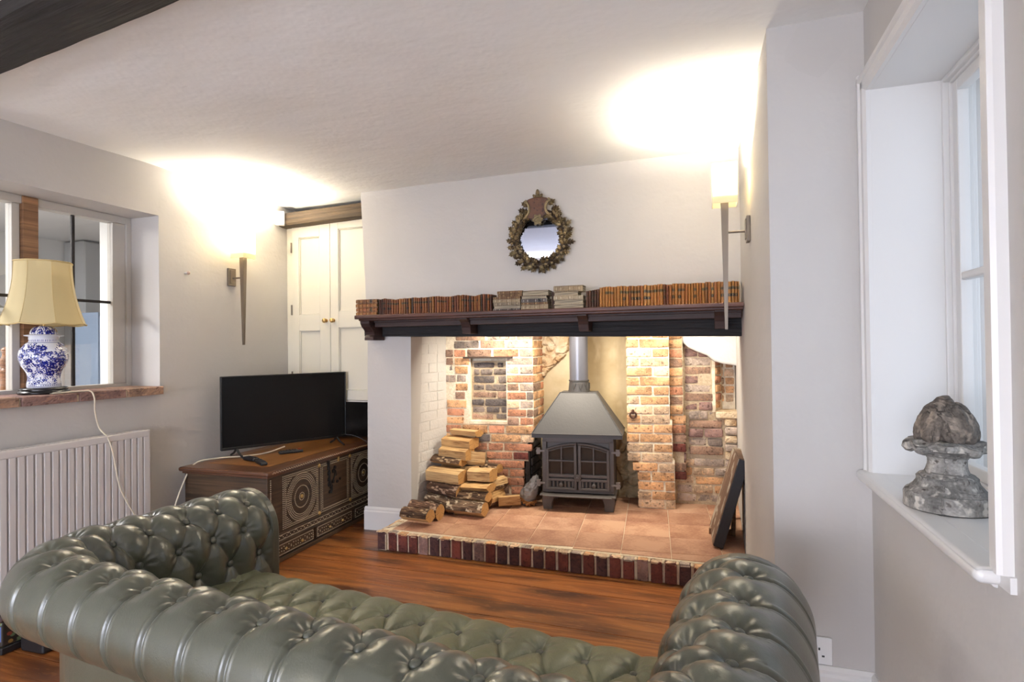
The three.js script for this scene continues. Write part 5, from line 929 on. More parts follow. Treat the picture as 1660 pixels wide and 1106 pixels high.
// ---------------------------------------------------------------- wood stove with canopy and flue
{
  const st = thing('wood_stove', 'black cast iron wood stove with two glazed doors and a grey sloping canopy', 'stove');
  st.position.set(...FP); st.rotation.y = FA;                 // stands square to the back wall
  const cx = 0.412, Y = 0.118, zf = 0.135, W = 0.47, y0 = 0.226, y1 = 0.585;
  part('body', [bx(W, y1 - y0, 0.33, cx, (y0 + y1) / 2, zf - 0.185, 0.008), bx(W - 0.03, 0.05, 0.30, cx, 0.606, zf - 0.19, 0.004)], M.stove, st);
  part('ash_lip', [bx(W + 0.03, 0.012, 0.40, cx, 0.216, zf - 0.155, 0.005), bx(W - 0.02, 0.010, 0.03, cx, 0.216, zf + 0.050, 0.005)], M.stove, st);
  const leg = (sx) => { const g = extrude(poly([[-0.028, 0.10], [0.060, 0.10], [0.045, 0.085], [0.030, 0.045], [0.026, 0.0], [-0.022, 0.0], [-0.030, 0.05]].map(([x, y]) => [x * sx, y]).slice()), 0.03, 0.005, 1); boxUV(g); return g; };
  for (const [sx, x] of [[1, cx - W / 2 + 0.03], [-1, cx + W / 2 - 0.03]]) for (const z of [zf - 0.03, zf - 0.31]) part('leg', leg(sx), M.stove, st, [x, Y, z]);
  // canopy: four sloping plates with a turned-down lip
  { const b = [cx - 0.296, cx + 0.296, zf + 0.055, zf - 0.33], t = [cx - 0.125, cx + 0.118, zf - 0.10, zf - 0.27], yb = 0.622, yt = 0.884;
    const c = [[b[0], yb, b[2]], [b[1], yb, b[2]], [b[1], yb, b[3]], [b[0], yb, b[3]], [t[0], yt, t[2]], [t[1], yt, t[2]], [t[1], yt, t[3]], [t[0], yt, t[3]], ...[[0, 2], [1, 2], [1, 3], [0, 3]].map(([i, j]) => [b[i], yb - 0.022, b[j]])];
    const quad = (i, j, k, l) => [c[i], c[j], c[k], c[i], c[k], c[l]].flat(); const p = [...quad(0, 1, 5, 4), ...quad(1, 2, 6, 5), ...quad(2, 3, 7, 6), ...quad(3, 0, 4, 7), ...quad(4, 5, 6, 7), ...quad(8, 9, 1, 0), ...quad(9, 10, 2, 1), ...quad(10, 11, 3, 2), ...quad(11, 8, 0, 3), ...quad(8, 11, 10, 9)];
    const g = new THREE.BufferGeometry(); g.setAttribute('position', new THREE.Float32BufferAttribute(p, 3)); g.computeVertexNormals(); boxUV(g);
    const e = [[0, 1], [1, 5], [0, 4], [1, 2], [4, 5]].map(([i, j]) => tube([c[i], c[j]], 0.0035, 4, 6));
    part('canopy', [g, ...e, bx(0.592, 0.006, 0.385, cx, 0.600, zf - 0.137, 0)], M.canopy, st); }
  part('flue_collar', [cyl(0.066, 0.074, 0.075, cx - 0.005, 0.925, zf - 0.185, 40), cyl(0.076, 0.076, 0.010, cx - 0.005, 0.888, zf - 0.185, 40), cyl(0.070, 0.070, 0.008, cx - 0.005, 0.962, zf - 0.185, 40), ...[0, 1, 2, 3, 4, 5].map((k) => { const a = -0.4 + k * 0.65, g = tube([[-0.014, 0.945, 0.0725], [0, 0.905, 0.0745], [0.014, 0.945, 0.0725]], 0.002, 8, 6); g.rotateY(a); g.translate(cx - 0.005, 0, zf - 0.185); return g; })], M.canopy, st);
  part('flue_pipe', cyl(0.064, 0.064, 0.99, cx - 0.005, 1.455, zf - 0.185, 48), M.flue, st);
  // front frame, arched, with the two doors
  part('front_frame', [bx(0.030, 0.345, 0.02, cx - 0.222, 0.405, zf - 0.012), bx(0.030, 0.345, 0.02, cx + 0.222, 0.405, zf - 0.012), bx(W, 0.03, 0.02, cx, 0.575, zf - 0.012), bx(W, 0.02, 0.02, cx, 0.237, zf - 0.012)], M.stove, st);
  for (const s of [-1, 1]) {
    // a door measured from the middle joint outwards: u 0.006 .. 0.208
    const X = (u) => cx + s * u, arch = (u) => 0.552 - 0.95 * u * u, D = [];
    const box = (u0, u1, a, b, t, z = 0, r = 0.004) => D.push(bx(u1 - u0, b - a, t, X((u0 + u1) / 2), (a + b) / 2, zf + z, r));
    box(0.004, 0.024, 0.250, 0.545, 0.026); box(0.190, 0.209, 0.250, 0.512, 0.026); box(0.02, 0.195, 0.332, 0.352, 0.024); box(0.02, 0.195, 0.306, 0.324, 0.024); box(0.004, 0.209, 0.248, 0.264, 0.026);
    const bend = (o, u0, u1) => { const q = []; for (let i = 0; i <= 10; i++) { const u = mix(u0, u1, i / 10); q.push([X(u), arch(u) + o, zf + 0.004]); } return q; };
    D.push(tube(bend(0.0, 0.006, 0.208), 0.010, 20, 8), tube(bend(-0.016, 0.012, 0.204), 0.006, 20, 8));
    const d = part('door', D, M.stove, st);
    part('glazing_bar', [bx(0.012, 0.195, 0.014, X(0.106), 0.440, zf + 0.004, 0.004), bx(0.175, 0.012, 0.014, X(0.107), 0.440, zf + 0.004, 0.004)], M.stove, d);
    for (const [u0, u1, a, b] of [[0.022, 0.102, 0.350, 0.437], [0.110, 0.194, 0.350, 0.437], [0.022, 0.102, 0.443, 0.538], [0.110, 0.194, 0.443, 0.520]]) part('door_pane', bx(u1 - u0, b - a, 0.004, X((u0 + u1) / 2), (a + b) / 2, zf - 0.006, 0), M.stoveGlass, d);
    const fins = []; for (let k = 0; k < 7; k++) fins.push(bx(0.0125, 0.042, 0.012, X(0.032 + k * 0.0255), 0.286, zf + 0.002, 0.003)); part('air_grille', fins, M.stove, d);
    part('air_dark', bx(0.178, 0.044, 0.004, X(0.108), 0.286, zf - 0.008, 0), M.black, d);
    part('air_knob', turned(lathe(spline2([[0.006, 0], [0.006, 0.010], [0.013, 0.016], [0.013, 0.026], [0.001, 0.030]], 14), 20), Math.PI / 2, 0, 0, X(0.108), 0.284, zf + 0.006), M.stove, d);
    // lugs and hinges at the outer edge
    for (const y of [0.500, 0.286]) part('hinge', [turned(cyl(0.016, 0.016, 0.016, 0, 0, 0, 18), Math.PI / 2, 0, 0, X(0.262), y, zf - 0.005), bx(0.04, 0.014, 0.014, X(0.238), y, zf - 0.005), bx(0.028, 0.008, 0.018, X(0.262), y + 0.018, zf - 0.005), bx(0.028, 0.008, 0.018, X(0.262), y - 0.018, zf - 0.005)], std({ color: new THREE.Color().setRGB(0.20, 0.17, 0.15), roughness: 0.5, metalness: 0.5 }), d);
  }
  part('centre_latch', [turned(lathe([[0.0001, 0.014], [0.012, 0.013], [0.022, 0.008], [0.026, 0], [0.0001, 0]], 28), Math.PI / 2, 0, 0, cx, 0.330, zf + 0.010), turned(new THREE.TorusGeometry(0.019, 0.0035, 8, 28), 0, 0, 0, cx, 0.330, zf + 0.020)], M.stove, st);
}
// crumpled clear bag of kindling between the stove and the left pier
{
  const b = thing('kindling_bag', 'crumpled grey plastic bag of kindling between the stove and the left pier', 'bag'); b.position.set(...FP); b.rotation.y = FA;
  const g = new THREE.SphereGeometry(1, 56, 44), p = g.attributes.position;
  for (let i = 0; i < p.count; i++) { let x = p.getX(i), y = p.getY(i), z = p.getZ(i); const c = 1 + 0.16 * f3(x * 2.2, y * 2.2, z * 2.2, 61) - 0.16 * Math.abs(f3(x * 4, y * 3, z * 4, 63)) - 0.07 * Math.abs(f3(x * 11, y * 7, z * 11, 65)); const t = (y + 1) / 2; p.setXYZ(i, 0.050 + x * c * mix(0.074, 0.050, t) + 0.075 * t * t, 0.116 + Math.max(0, (y + 0.88) * 0.105 * c), 0.050 + z * c * mix(0.07, 0.045, t)); }
  g.computeVertexNormals(); part('plastic', boxUV(g), phy({ color: new THREE.Color().setRGB(0.26, 0.24, 0.225), roughness: 0.28, clearcoat: 0.6, clearcoatRoughness: 0.15, bumpMap: T.splitBump, bumpScale: 0.004 }), b);
  for (let k = 0; k < 4; k++) part('kindling', turned(bx(0.012, 0.10, 0.010, 0, 0, 0, 0.002), 0.3 * k, 0, 0.9 + 0.3 * k, 0.055 + 0.012 * k, 0.142, 0.105), std({ map: T.split, color: 0xb08a66 }), b);
}
// ---------------------------------------------------------------- firewood stacked against the left cheek
{
  const end = std({ color: 0xffffff, map: tex(256, 256, (u, v) => { const r = Math.hypot(u - 0.5, v - 0.5), w = fb(u, v, 4, 4, 3, 5), k = 0.5 + 0.5 * Math.sin(r * 110 + w * 5); let c = mix3([0.80, 0.62, 0.38], [0.62, 0.43, 0.23], k * 0.7); const cr = Math.abs(Math.sin(Math.atan2(v - 0.5, u - 0.5) * 2.5 + w)); if (cr < 0.06 && r > 0.1) c = [0.33, 0.22, 0.12]; return c; }, true), roughness: 0.9 });
  const wood = [[1, 1, 1], [0.86, 0.80, 0.72], [1.0, 0.93, 0.82], [0.72, 0.64, 0.55]].map((c) => std({ color: new THREE.Color().setRGB(...c), map: T.split, bumpMap: T.splitBump, bumpScale: 0.004, roughness: 0.85 }));
  const bark = [[1, 1, 1], [0.8, 0.66, 0.62], [0.62, 0.52, 0.42]].map((c) => std({ color: new THREE.Color().setRGB(...c), map: T.bark, bumpMap: T.barkBump, bumpScale: 0.012, roughness: 0.95 }));
  // section: outline across the grain as [angle, radius] pairs; bark on the rounded stretch, split faces elsewhere
  const sections = {
    round: { pts: Array.from({ length: 16 }, (_, k) => [k / 16 * Math.PI * 2, 1]), bark: () => true },
    half: { pts: [[0.1, 0.95], [0.5, 0.98], [0.9, 1], [1.3, 1], [1.7, 0.98], [2.1, 1], [2.5, 0.97], [3.0, 0.95], [4.3, 0.32], [5.1, 0.32]], bark: (a) => a < 3.0 },
    quarter: { pts: [[0.2, 1.05], [0.9, 0.92], [1.6, 1.05], [2.4, 0.95], [3.0, 1.02], [3.7, 0.80], [4.3, 0.72], [5.2, 0.74], [5.8, 0.86]], bark: (a) => a > 4.2 && a < 5.5 },
    block: { pts: [[0.55, 1.08], [1.2, 0.92], [1.9, 0.90], [2.55, 1.08], [3.2, 0.85], [3.75, 1.06], [4.7, 0.80], [5.6, 1.04]], bark: () => false },
    wedge: { pts: [[0.3, 1.25], [1.2, 0.72], [2.2, 0.72], [3.0, 1.05], [3.9, 0.72], [4.7, 0.55], [5.6, 0.75]], bark: (a) => a > 3.4 && a < 4.2 } };
  let seed = 0;
  function log(label, kind, x, y, d, L, ry, rz, w, h, roll, wi, bi) {
    if (y > 0.2) { y = 0.115 + (y - 0.115) * 0.90; h *= 0.93; }
    const o = thing('firewood_log', label, 'log', [x, y, -d], ry, 'firewood stacked on the hearth'); o.rotation.z = rz; seed++;
    const sec = sections[kind], n = sec.pts.length, nl = 9, sides = { wood: [[], [], []], bark: [[], [], []] };
    const P = (i, k) => { const t = i / nl - 0.5, [a, r] = sec.pts[k % n], A = a + roll; const j = 1 + 0.07 * f3(t * 3, Math.cos(a) * 2, Math.sin(a) * 2, seed * 7) + 0.05 * f3(t * 9, Math.cos(a) * 4, Math.sin(a) * 4, seed * 11); return [t * L * (1 + 0.03 * f3(0, Math.cos(a) * 3, Math.sin(a) * 3, seed)), r * j * h * Math.sin(A), r * j * w * Math.cos(A)]; };
    for (let k = 0; k < n; k++) {
      const s = sides[sec.bark(sec.pts[k][0]) ? 'bark' : 'wood'], smooth = kind === 'round';
      for (let i = 0; i < nl; i++) { const a = P(i, k), b = P(i + 1, k), c = P(i + 1, k + 1), e = P(i, k + 1); const u = (q) => [q[0] + seed * 0.37, k * 0.04 + seed * 0.21], u2 = (q) => [q[0] + seed * 0.37, (k + 1) * 0.04 + seed * 0.21]; s[0].push(...a, ...c, ...b, ...a, ...e, ...c); s[1].push(...u(a), ...u2(c), ...u(b), ...u(a), ...u2(e), ...u2(c)); }
    }
    const build = ([p, uv], smooth) => { const g = new THREE.BufferGeometry(); g.setAttribute('position', new THREE.Float32BufferAttribute(p, 3)); g.setAttribute('uv', new THREE.Float32BufferAttribute(uv, 2)); if (smooth) { const q = mergeVertices(g, 1e-4); q.computeVertexNormals(); return q; } g.computeVertexNormals(); return g; };
    if (sides.wood[0].length) part('split_wood', build(sides.wood, false), wood[wi], o);
    if (sides.bark[0].length) part('bark', build(sides.bark, kind === 'round'), bark[bi], o);
    for (const e of [0, nl]) {
      const c = [0, 0, 0]; for (let k = 0; k < n; k++) { const q = P(e, k); for (let i = 0; i < 3; i++) c[i] += q[i] / n; }
      const p = [], uv = []; for (let k = 0; k < n; k++) { const a = P(e, k), b = P(e, k + 1); const tri = e ? [c, b, a] : [c, a, b]; for (const q of tri) { p.push(...q); uv.push(0.5 + (q[2] - c[2]) / (2.4 * w), 0.5 + (q[1] - c[1]) / (2.4 * h)); } }
      const g = new THREE.BufferGeometry(); g.setAttribute('position', new THREE.Float32BufferAttribute(p, 3)); g.setAttribute('uv', new THREE.Float32BufferAttribute(uv, 2)); g.computeVertexNormals(); part('cut_end', g, end, o);
    }
    return o;
  }
  const Q = 0.115;
  log('short bark-covered half log lying nearest the kerb of the hearth', 'half', -1.745, Q + 0.043, 3.165, 0.19, -0.08, 0, 0.058, 0.062, 0.15, 0, 2);
  log('round brown log with a pale sawn end behind the kerb log', 'round', -1.765, Q + 0.052, 3.315, 0.22, -0.14, -0.03, 0.050, 0.050, 0, 0, 1);
  log('thin round log with flaking pale bark at the foot of the left stack', 'round', -1.715, Q + 0.062, 3.455, 0.235, -0.10, -0.16, 0.048, 0.046, 0.6, 0, 0);
  log('round reddish bark log lying on the flaking one', 'round', -1.715, 0.278, 3.490, 0.225, -0.08, -0.10, 0.050, 0.046, 1.9, 0, 1);
  log('wide pale split block in the middle of the left stack', 'block', -1.715, 0.370, 3.530, 0.245, -0.06, -0.05, 0.085, 0.058, 0.0, 0, 0);
  log('dark half log with bark above the wide pale block', 'half', -1.735, 0.448, 3.600, 0.22, -0.04, -0.06, 0.080, 0.050, 0.2, 3, 2);
  log('square split log second from the top of the bark half log', 'block', -1.695, 0.513, 3.635, 0.205, -0.05, -0.04, 0.075, 0.052, 0.05, 1, 1);
  log('flat split log directly beneath the topmost log', 'block', -1.690, 0.588, 3.690, 0.215, -0.06, -0.04, 0.085, 0.048, 0.0, 2, 0);
  log('palest split log, topmost of the whole wood pile', 'wedge', -1.655, 0.657, 3.725, 0.195, -0.05, -0.04, 0.070, 0.040, 0.25, 0, 0);
  log('long split log flat on the tiles at the front of the right stack', 'half', -1.530, Q + 0.028, 3.435, 0.255, -0.05, 0.0, 0.062, 0.072, 0.1, 1, 0);
  log('grey-barked half log second up in the right stack', 'half', -1.525, 0.222, 3.500, 0.24, -0.02, 0.0, 0.066, 0.052, 0.1, 1, 2);
  log('split log with a pale edge third up in the right stack', 'wedge', -1.505, 0.288, 3.560, 0.20, -0.03, 0.02, 0.075, 0.048, 0.0, 2, 0);
  log('clean yellow split block on top of the right stack', 'block', -1.490, 0.372, 3.600, 0.165, -0.06, 0.02, 0.072, 0.055, 0.05, 0, 0);
  log('split log behind the clean yellow block against the bricks', 'half', -1.520, 0.378, 3.745, 0.20, -0.10, -0.05, 0.060, 0.052, 0.3, 2, 2);
  log('pale split log standing behind the upper left stack', 'wedge', -1.585, 0.455, 3.700, 0.14, 0.35, -0.1, 0.06, 0.075, 0.6, 0, 0);
  log('split wedge end showing between the two stacks', 'wedge', -1.600, 0.345, 3.655, 0.13, 0.15, 0.05, 0.055, 0.055, 1.2, 3, 0);
  log('split log with its sawn end turned to the stove beside the right stack', 'quarter', -1.430, 0.275, 3.700, 0.15, 1.2, 0.0, 0.050, 0.060, 0.6, 0, 0);
  log('narrow split piece leaning on the end of the right stack', 'wedge', -1.425, 0.172, 3.680, 0.16, 1.35, 0.0, 0.038, 0.050, 1.1, 2, 1);
  log('lone wedge of split wood lying on the tiles beside the brick pier', 'wedge', -1.335, Q + 0.040, 3.700, 0.145, 0.35, 0.06, 0.050, 0.056, 0.35, 1, 1);
  log('split log low behind the right stack', 'block', -1.590, 0.185, 3.700, 0.19, 0.0, 0.0, 0.075, 0.070, 0.2, 3, 1);
  log('split log resting low in the back of the left stack', 'block', -1.735, 0.300, 3.715, 0.20, 0.0, 0.0, 0.08, 0.075, 0.1, 3, 1);
  log('bark log hidden in the middle of the wood pile', 'half', -1.735, 0.195, 3.655, 0.20, 0.05, 0.0, 0.08, 0.075, 0.1, 3, 1);
  log('split log behind the dark half log in the left stack', 'block', -1.740, 0.405, 3.745, 0.19, 0.0, 0.0, 0.07, 0.055, 0.1, 3, 1);
}
// ---------------------------------------------------------------- weathered board and a wooden frame leaning on the right wall
{
  const bd = thing('weathered_board', 'thick weathered board with a black edge leaning against the right wall on the hearth', 'board');
  const face = std({ color: new THREE.Color().setRGB(0.62, 0.60, 0.58), map: rep(T.board, 2.6, 1.8, Math.PI / 2), bumpMap: T.oldWoodBump, bumpScale: 0.004, roughness: 0.85 });
  const blackEdge = std({ color: new THREE.Color().setRGB(0.012, 0.012, 0.016), roughness: 0.5 });
  // local: foot at the origin, x towards the wall, board plane tilted about z
  bd.position.set(-0.035, 0.131, -3.265); bd.rotation.y = 0.05;
  const tilt = new THREE.Group(); tilt.name = 'slab'; tilt.rotation.z = -0.285; bd.add(tilt);
  part('plank', bx(0.026, 0.485, 0.36, 0.013, 0.2425, -0.19, 0.004), face, tilt);
  part('black_edge', [bx(0.052, 0.486, 0.026, 0.030, 0.2425, -0.013, 0.004), bx(0.010, 0.484, 0.30, 0.031, 0.2425, -0.17, 0.002)], blackEdge, tilt);
  part('top_rail', bx(0.056, 0.020, 0.36, 0.030, 0.479, -0.19, 0.004), face, tilt);
  const fr = thing('wooden_frame', 'plain brown wooden frame standing behind the weathered board by the right wall', 'frame', [0.075, 0.115, -3.52], 0);
  const w = std({ color: new THREE.Color().setRGB(0.42, 0.24, 0.13), map: T.darkWood, roughness: 0.7 });
  part('upright', turned(bx(0.022, 0.42, 0.035, 0, 0.21, 0, 0.003), 0, 0, -0.03), w, fr); part('upright', turned(bx(0.022, 0.42, 0.035, 0, 0.21, -0.34, 0.003), 0, 0, -0.03), w, fr);
  part('rail', bx(0.022, 0.035, 0.32, 0, 0.0175, -0.17, 0.003), w, fr); part('rail', turned(bx(0.022, 0.035, 0.32, 0, 0.40, -0.17, 0.003), 0, 0, -0.03), w, fr); part('stretcher', bx(0.13, 0.035, 0.02, -0.066, 0.0175, 0.0, 0.003), w, fr);
}
// ---------------------------------------------------------------- old leather books on the mantel shelf
{
  const spineTex = (base, dark, gold, seed, style) => canvasTex(96, 256, (c, w, h) => {
    const R = mulberry(seed); c.fillStyle = base; c.fillRect(0, 0, w, h);
    for (let k = 0; k < 260; k++) { c.fillStyle = R() < 0.5 ? `rgba(60,25,8,${0.05 + 0.12 * R()})` : `rgba(235,180,110,${0.03 + 0.09 * R()})`; c.fillRect(R() * w, R() * h, 1 + 6 * R(), 3 + 22 * R()); }
    c.fillStyle = gold; for (const y of [6, 10, 52, 92, 132, 172, 212, 246, 250]) c.fillRect(0, y, w, 2);
    if (style > 0) { c.fillStyle = dark; c.fillRect(0, 56, w, 34); c.fillStyle = gold; c.fillRect(0, 58, w, 2); c.fillRect(0, 86, w, 2); for (let i = 0; i < 3; i++) for (let x = 12; x < 84; x += 10 + R() * 6) c.fillRect(x, 64 + i * 7, 3 + R() * 6, 3); }
    if (style > 1) { c.fillStyle = dark; c.fillRect(0, 136, w, 32); c.fillStyle = gold; c.fillRect(30, 146, 34, 4); c.fillRect(30, 154, 34, 3); }
    for (const y of [30, 112, 192, 230]) { c.fillStyle = gold; c.beginPath(); c.arc(w / 2, y, 6, 0, 7); c.fill(); c.fillRect(w / 2 - 14, y - 1, 28, 2); }
  });
  const mk = (t, r = 0.5) => std({ map: t, color: new THREE.Color().setRGB(0.80, 0.80, 0.84), roughness: r, bumpMap: T.brickBump, bumpScale: 0.0006 });
  const tan = [['#a8662c', '#3d2415', '#c99a52', 1, 1], ['#b37434', '#2f2a22', '#c9a055', 2, 1], ['#9a5a26', '#3a1c12', '#b98544', 3, 0], ['#bd8240', '#28303a', '#d0a860', 4, 2], ['#a4682f', '#1f1a16', '#b88c4c', 5, 2], ['#ad7031', '#402012', '#c59a50', 6, 0]].map((a) => mk(spineTex(...a)));
  const brown = [['#7c3f1c', '#22150e', '#a87438', 11, 1], ['#8a4c20', '#1e1a16', '#b0803e', 12, 1], ['#6c3216', '#23120c', '#96642e', 13, 0], ['#945a26', '#2a1a10', '#b48a48', 14, 0], ['#5c2a14', '#120d0b', '#8c6030', 15, 2], ['#7a4a22', '#1c2026', '#a67c40', 16, 1]].map((a) => mk(spineTex(...a)));
  const darkM = [['#3d1c12', '#0e0a08', '#7c5428', 21, 1], ['#4c2414', '#140c08', '#8a6030', 22, 0], ['#33190f', '#0c0908', '#6c4a24', 23, 2]].map((a) => mk(spineTex(...a)));
  const vellum = [['#b9a888', '#6c5a44', '#cfc0a2', 31, 0], ['#a08c6c', '#5a4834', '#bfae8c', 32, 0], ['#8c7c64', '#3c342a', '#b4a488', 33, 0], ['#5a524c', '#1e1c1c', '#a49c90', 34, 1], ['#7a5a3c', '#2c1c10', '#a88a5c', 35, 0]].map((a) => mk(spineTex(...a), 0.75));
  const pageM = std({ color: new THREE.Color().setRGB(0.56, 0.47, 0.33), roughness: 0.9, map: T.splitBump });
  // upright book: rounded spine towards the room, boards, page block; w thick, h tall, dp deep
  function bookGeo() {                                        // unit book: x -0.5..0.5, y 0..1, spine bulging to z = 0, boards to z = -1
    const n = 8, sp = [], g = [];
    const S = new THREE.Shape(); S.moveTo(-0.5, 1); S.lineTo(-0.5, 0.12); for (let i = 1; i < n; i++) { const a = Math.PI * i / n; S.lineTo(-0.5 * Math.cos(a), 0.12 - 0.12 * Math.sin(a)); } S.lineTo(0.5, 0.12); S.lineTo(0.5, 1); S.closePath();
    const e = new THREE.ExtrudeGeometry(S, { depth: 1, bevelEnabled: false, steps: 1 }); e.rotateX(Math.PI / 2); e.translate(0, 1, 0); // shape y becomes depth
    const p = e.attributes.position, uv = e.attributes.uv; for (let i = 0; i < p.count; i++) { p.setZ(i, -p.getZ(i)); uv.setXY(i, p.getX(i) + 0.5, p.getY(i)); }
    const id = []; const q = e.index ? e.toNonIndexed() : e; const A = q.attributes; for (let i = 0; i < A.position.count; i += 3) for (const k of ['position', 'uv']) { const at = A[k], z = at.itemSize; for (let c = 0; c < z; c++) { const t = at.array[(i + 1) * z + c]; at.array[(i + 1) * z + c] = at.array[(i + 2) * z + c]; at.array[(i + 2) * z + c] = t; } }
    q.computeVertexNormals(); return q;
  }
  const raised = (() => { const bands = [0.2, 0.36, 0.52, 0.68, 0.84].map((y) => { const g = new THREE.TorusGeometry(0.5, 0.045, 6, 10, Math.PI); g.scale(1, 0.25, 0.35); g.rotateX(Math.PI / 2); g.translate(0, y, -0.115); return g; }); const m = mergeGeometries(bands); const uv = m.attributes.uv, p = m.attributes.position; for (let i = 0; i < uv.count; i++) uv.setXY(i, p.getX(i) + 0.5, p.getY(i)); return m; })();
  const unit = merge([bookGeo(), raised]);
  const shelfY = (x) => 1.4035;
  function upright(x, w, h, d, mat, label, group, lean = 0) {
    const m = part('book', unit, mat, scene, [x + w / 2, shelfY(x), -d]); m.name = numbered('book'); m.scale.set(w - 0.0006, h, 0.085); m.rotation.z = lean; tag(m, label, 'book', group); return m;
  }
  // left row
  let x = -1.983, k = 0; const R = mulberry(555);
  while (x < -1.228) { const w = 0.0125 + 0.006 * R(), h = 0.101 + 0.006 * Math.sin(k * 0.6) * R() + (k > 14 ? 0.002 : 0); upright(x, w, h, 3.132 + 0.006 * R(), R() < 0.25 ? darkM[Math.floor(R() * 3)] : brown[Math.floor(R() * 6)], 'small worn brown leather book upright in the row left of the lying stacks', 'brown books in the left row on the mantel shelf', (R() - 0.5) * 0.02); x += w; k++; }
  // right row: a few dark ones, then tan
  x = -0.672; k = 0;
  const darkOnes = ['thin dark leather book, first beside the pale lying stack', 'dark banded book, second beside the pale lying stack', 'dark brown book, third beside the pale lying stack', 'dark brown book, fourth beside the pale lying stack', 'reddish dark book next to the first tan book'];
  for (const l of darkOnes) { const w = 0.0148; upright(x, w, 0.097 + 0.002 * k, 3.135, darkM[k % 3], l, 'dark books left of the tan row'); x += w; k++; }
  while (x < 0.108) { const w = 0.0125 + 0.006 * R(); upright(x, Math.min(w, 0.113 - x), 0.112 + 0.005 * R(), 3.13 + 0.006 * R(), R() < 0.12 ? brown[Math.floor(R() * 6)] : tan[Math.floor(R() * 6)], 'small tan leather book upright in the long row at the right of the mantel shelf', 'tan books in the right row on the mantel shelf', (R() - 0.5) * 0.014); x += w; }
  upright(-0.874, 0.022, 0.104, 3.16, darkM[0], 'dark upright book in the gap between the lying stacks', undefined);
  // lying books: spine towards the room
  function lying(x0, l, y, t, d, mat, label, group, turn = 0, pages = false) {
    const b = thing('book', label, 'book', [x0 + l / 2, y, -d], turn, group), w = 0.085;
    const cov = [bx(l, 0.0022, w, 0, t - 0.0012, -w / 2 + 0.004, 0.0008), bx(l, 0.0022, w, 0, 0.0012, -w / 2 + 0.004, 0.0008)];
    if (!pages) { const S = new THREE.Shape(); const e0 = t * 0.14; S.moveTo(-0.003, e0); S.quadraticCurveTo(0.019, t / 2, -0.003, t - e0); S.lineTo(-0.006, t - e0); S.lineTo(-0.006, e0); S.closePath(); const sp = extrude(S, l, 0.0, 1, 8); sp.rotateY(Math.PI / 2); sp.translate(-l / 2, 0, 0.003); boxUV(sp); cov.push(sp); for (const e of [-0.36, -0.18, 0, 0.18, 0.36]) cov.push(bx(0.004, t * 0.9, 0.004, e * l, t / 2, 0.0105, 0.0015)); }
    const cg = merge(cov); const p = cg.attributes.position, uv = cg.attributes.uv; for (let i = 0; i < uv.count; i++) uv.setXY(i, 0.5 + (p.getY(i) - t / 2) * 10, p.getX(i) / l + 0.5);
    part('cover', cg, mat, b);
    part('page_block', bx(l - 0.006, t - 0.004, w - 0.006, 0, t / 2, -w / 2 + (pages ? 0.005 : -0.003), 0.001), pageM, b); return b;
  }
  ['lowest', 'second', 'third', 'topmost'].forEach((n, i) => lying(-2.143 + 0.002 * (i % 2), 0.152, shelfY() + i * 0.0262, 0.026, 3.133, brown[[3, 1, 3, 5][i]], `${n} of the four brown books lying flat at the left end of the mantel shelf`, 'books lying at the left end of the mantel', 0.01 * (i - 1.5)));
  const A = [['flattened dark', 0.016, 3, false], ['pale-edged', 0.018, 2, true], ['grey-brown', 0.017, 2, false], ['pale vellum', 0.020, 1, false], ['dark brown', 0.014, 4, false], ['thin brown', 0.013, 4, false], ['tan', 0.019, 4, false]];
  let y = shelfY(); A.forEach(([n, t, m, pg], i) => { const l = i > 4 ? 0.15 : 0.165; lying(-1.216 + (i > 4 ? 0.028 : 0.002 * (i % 3)), l, y, t, 3.135 + 0.003 * (i % 2), vellum[m], `${n} book lying ${['at the bottom', 'second', 'third', 'fourth', 'fifth', 'sixth', 'on top'][i]} of the stack next to the brown row`, 'books in the first lying stack', 0.03 * Math.sin(i * 2.3), pg); y += t; });
  y = shelfY(); [['pale thick', 0.034, 1, false], ['ribbed brown', 0.012, 4, false], ['dark worn', 0.020, 3, false], ['striped grey', 0.017, 3, true], ['tattered brown', 0.030, 4, true]].forEach(([n, t, m, pg], i) => { const l = [0.158, 0.156, 0.154, 0.150, 0.155][i]; lying(-1.043 + (i === 4 ? 0.006 : 0), l, y, t, 3.134, vellum[m], `${n} book lying ${['at the bottom', 'second', 'third', 'fourth', 'on top'][i]} of the middle stack left of the gap`, 'books in the middle lying stack', 0.025 * Math.sin(i * 1.9 + 1), pg); y += t; });
  y = shelfY(); [['thick pale', 0.030, 0, true], ['pale frayed', 0.024, 0, true], ['pale limp', 0.022, 0, false], ['cream', 0.022, 1, true], ['torn pale brown', 0.034, 1, false]].forEach(([n, t, m, pg], i) => { const l = [0.168, 0.168, 0.166, 0.140, 0.165][i]; lying(-0.852, l, y, t, 3.135, vellum[m], `${n} book lying ${['at the bottom', 'second', 'third', 'fourth', 'on top'][i]} of the pale stack right of the gap`, 'books in the pale lying stack', 0.03 * Math.sin(i * 2.7 + 2), pg); y += t; });
}
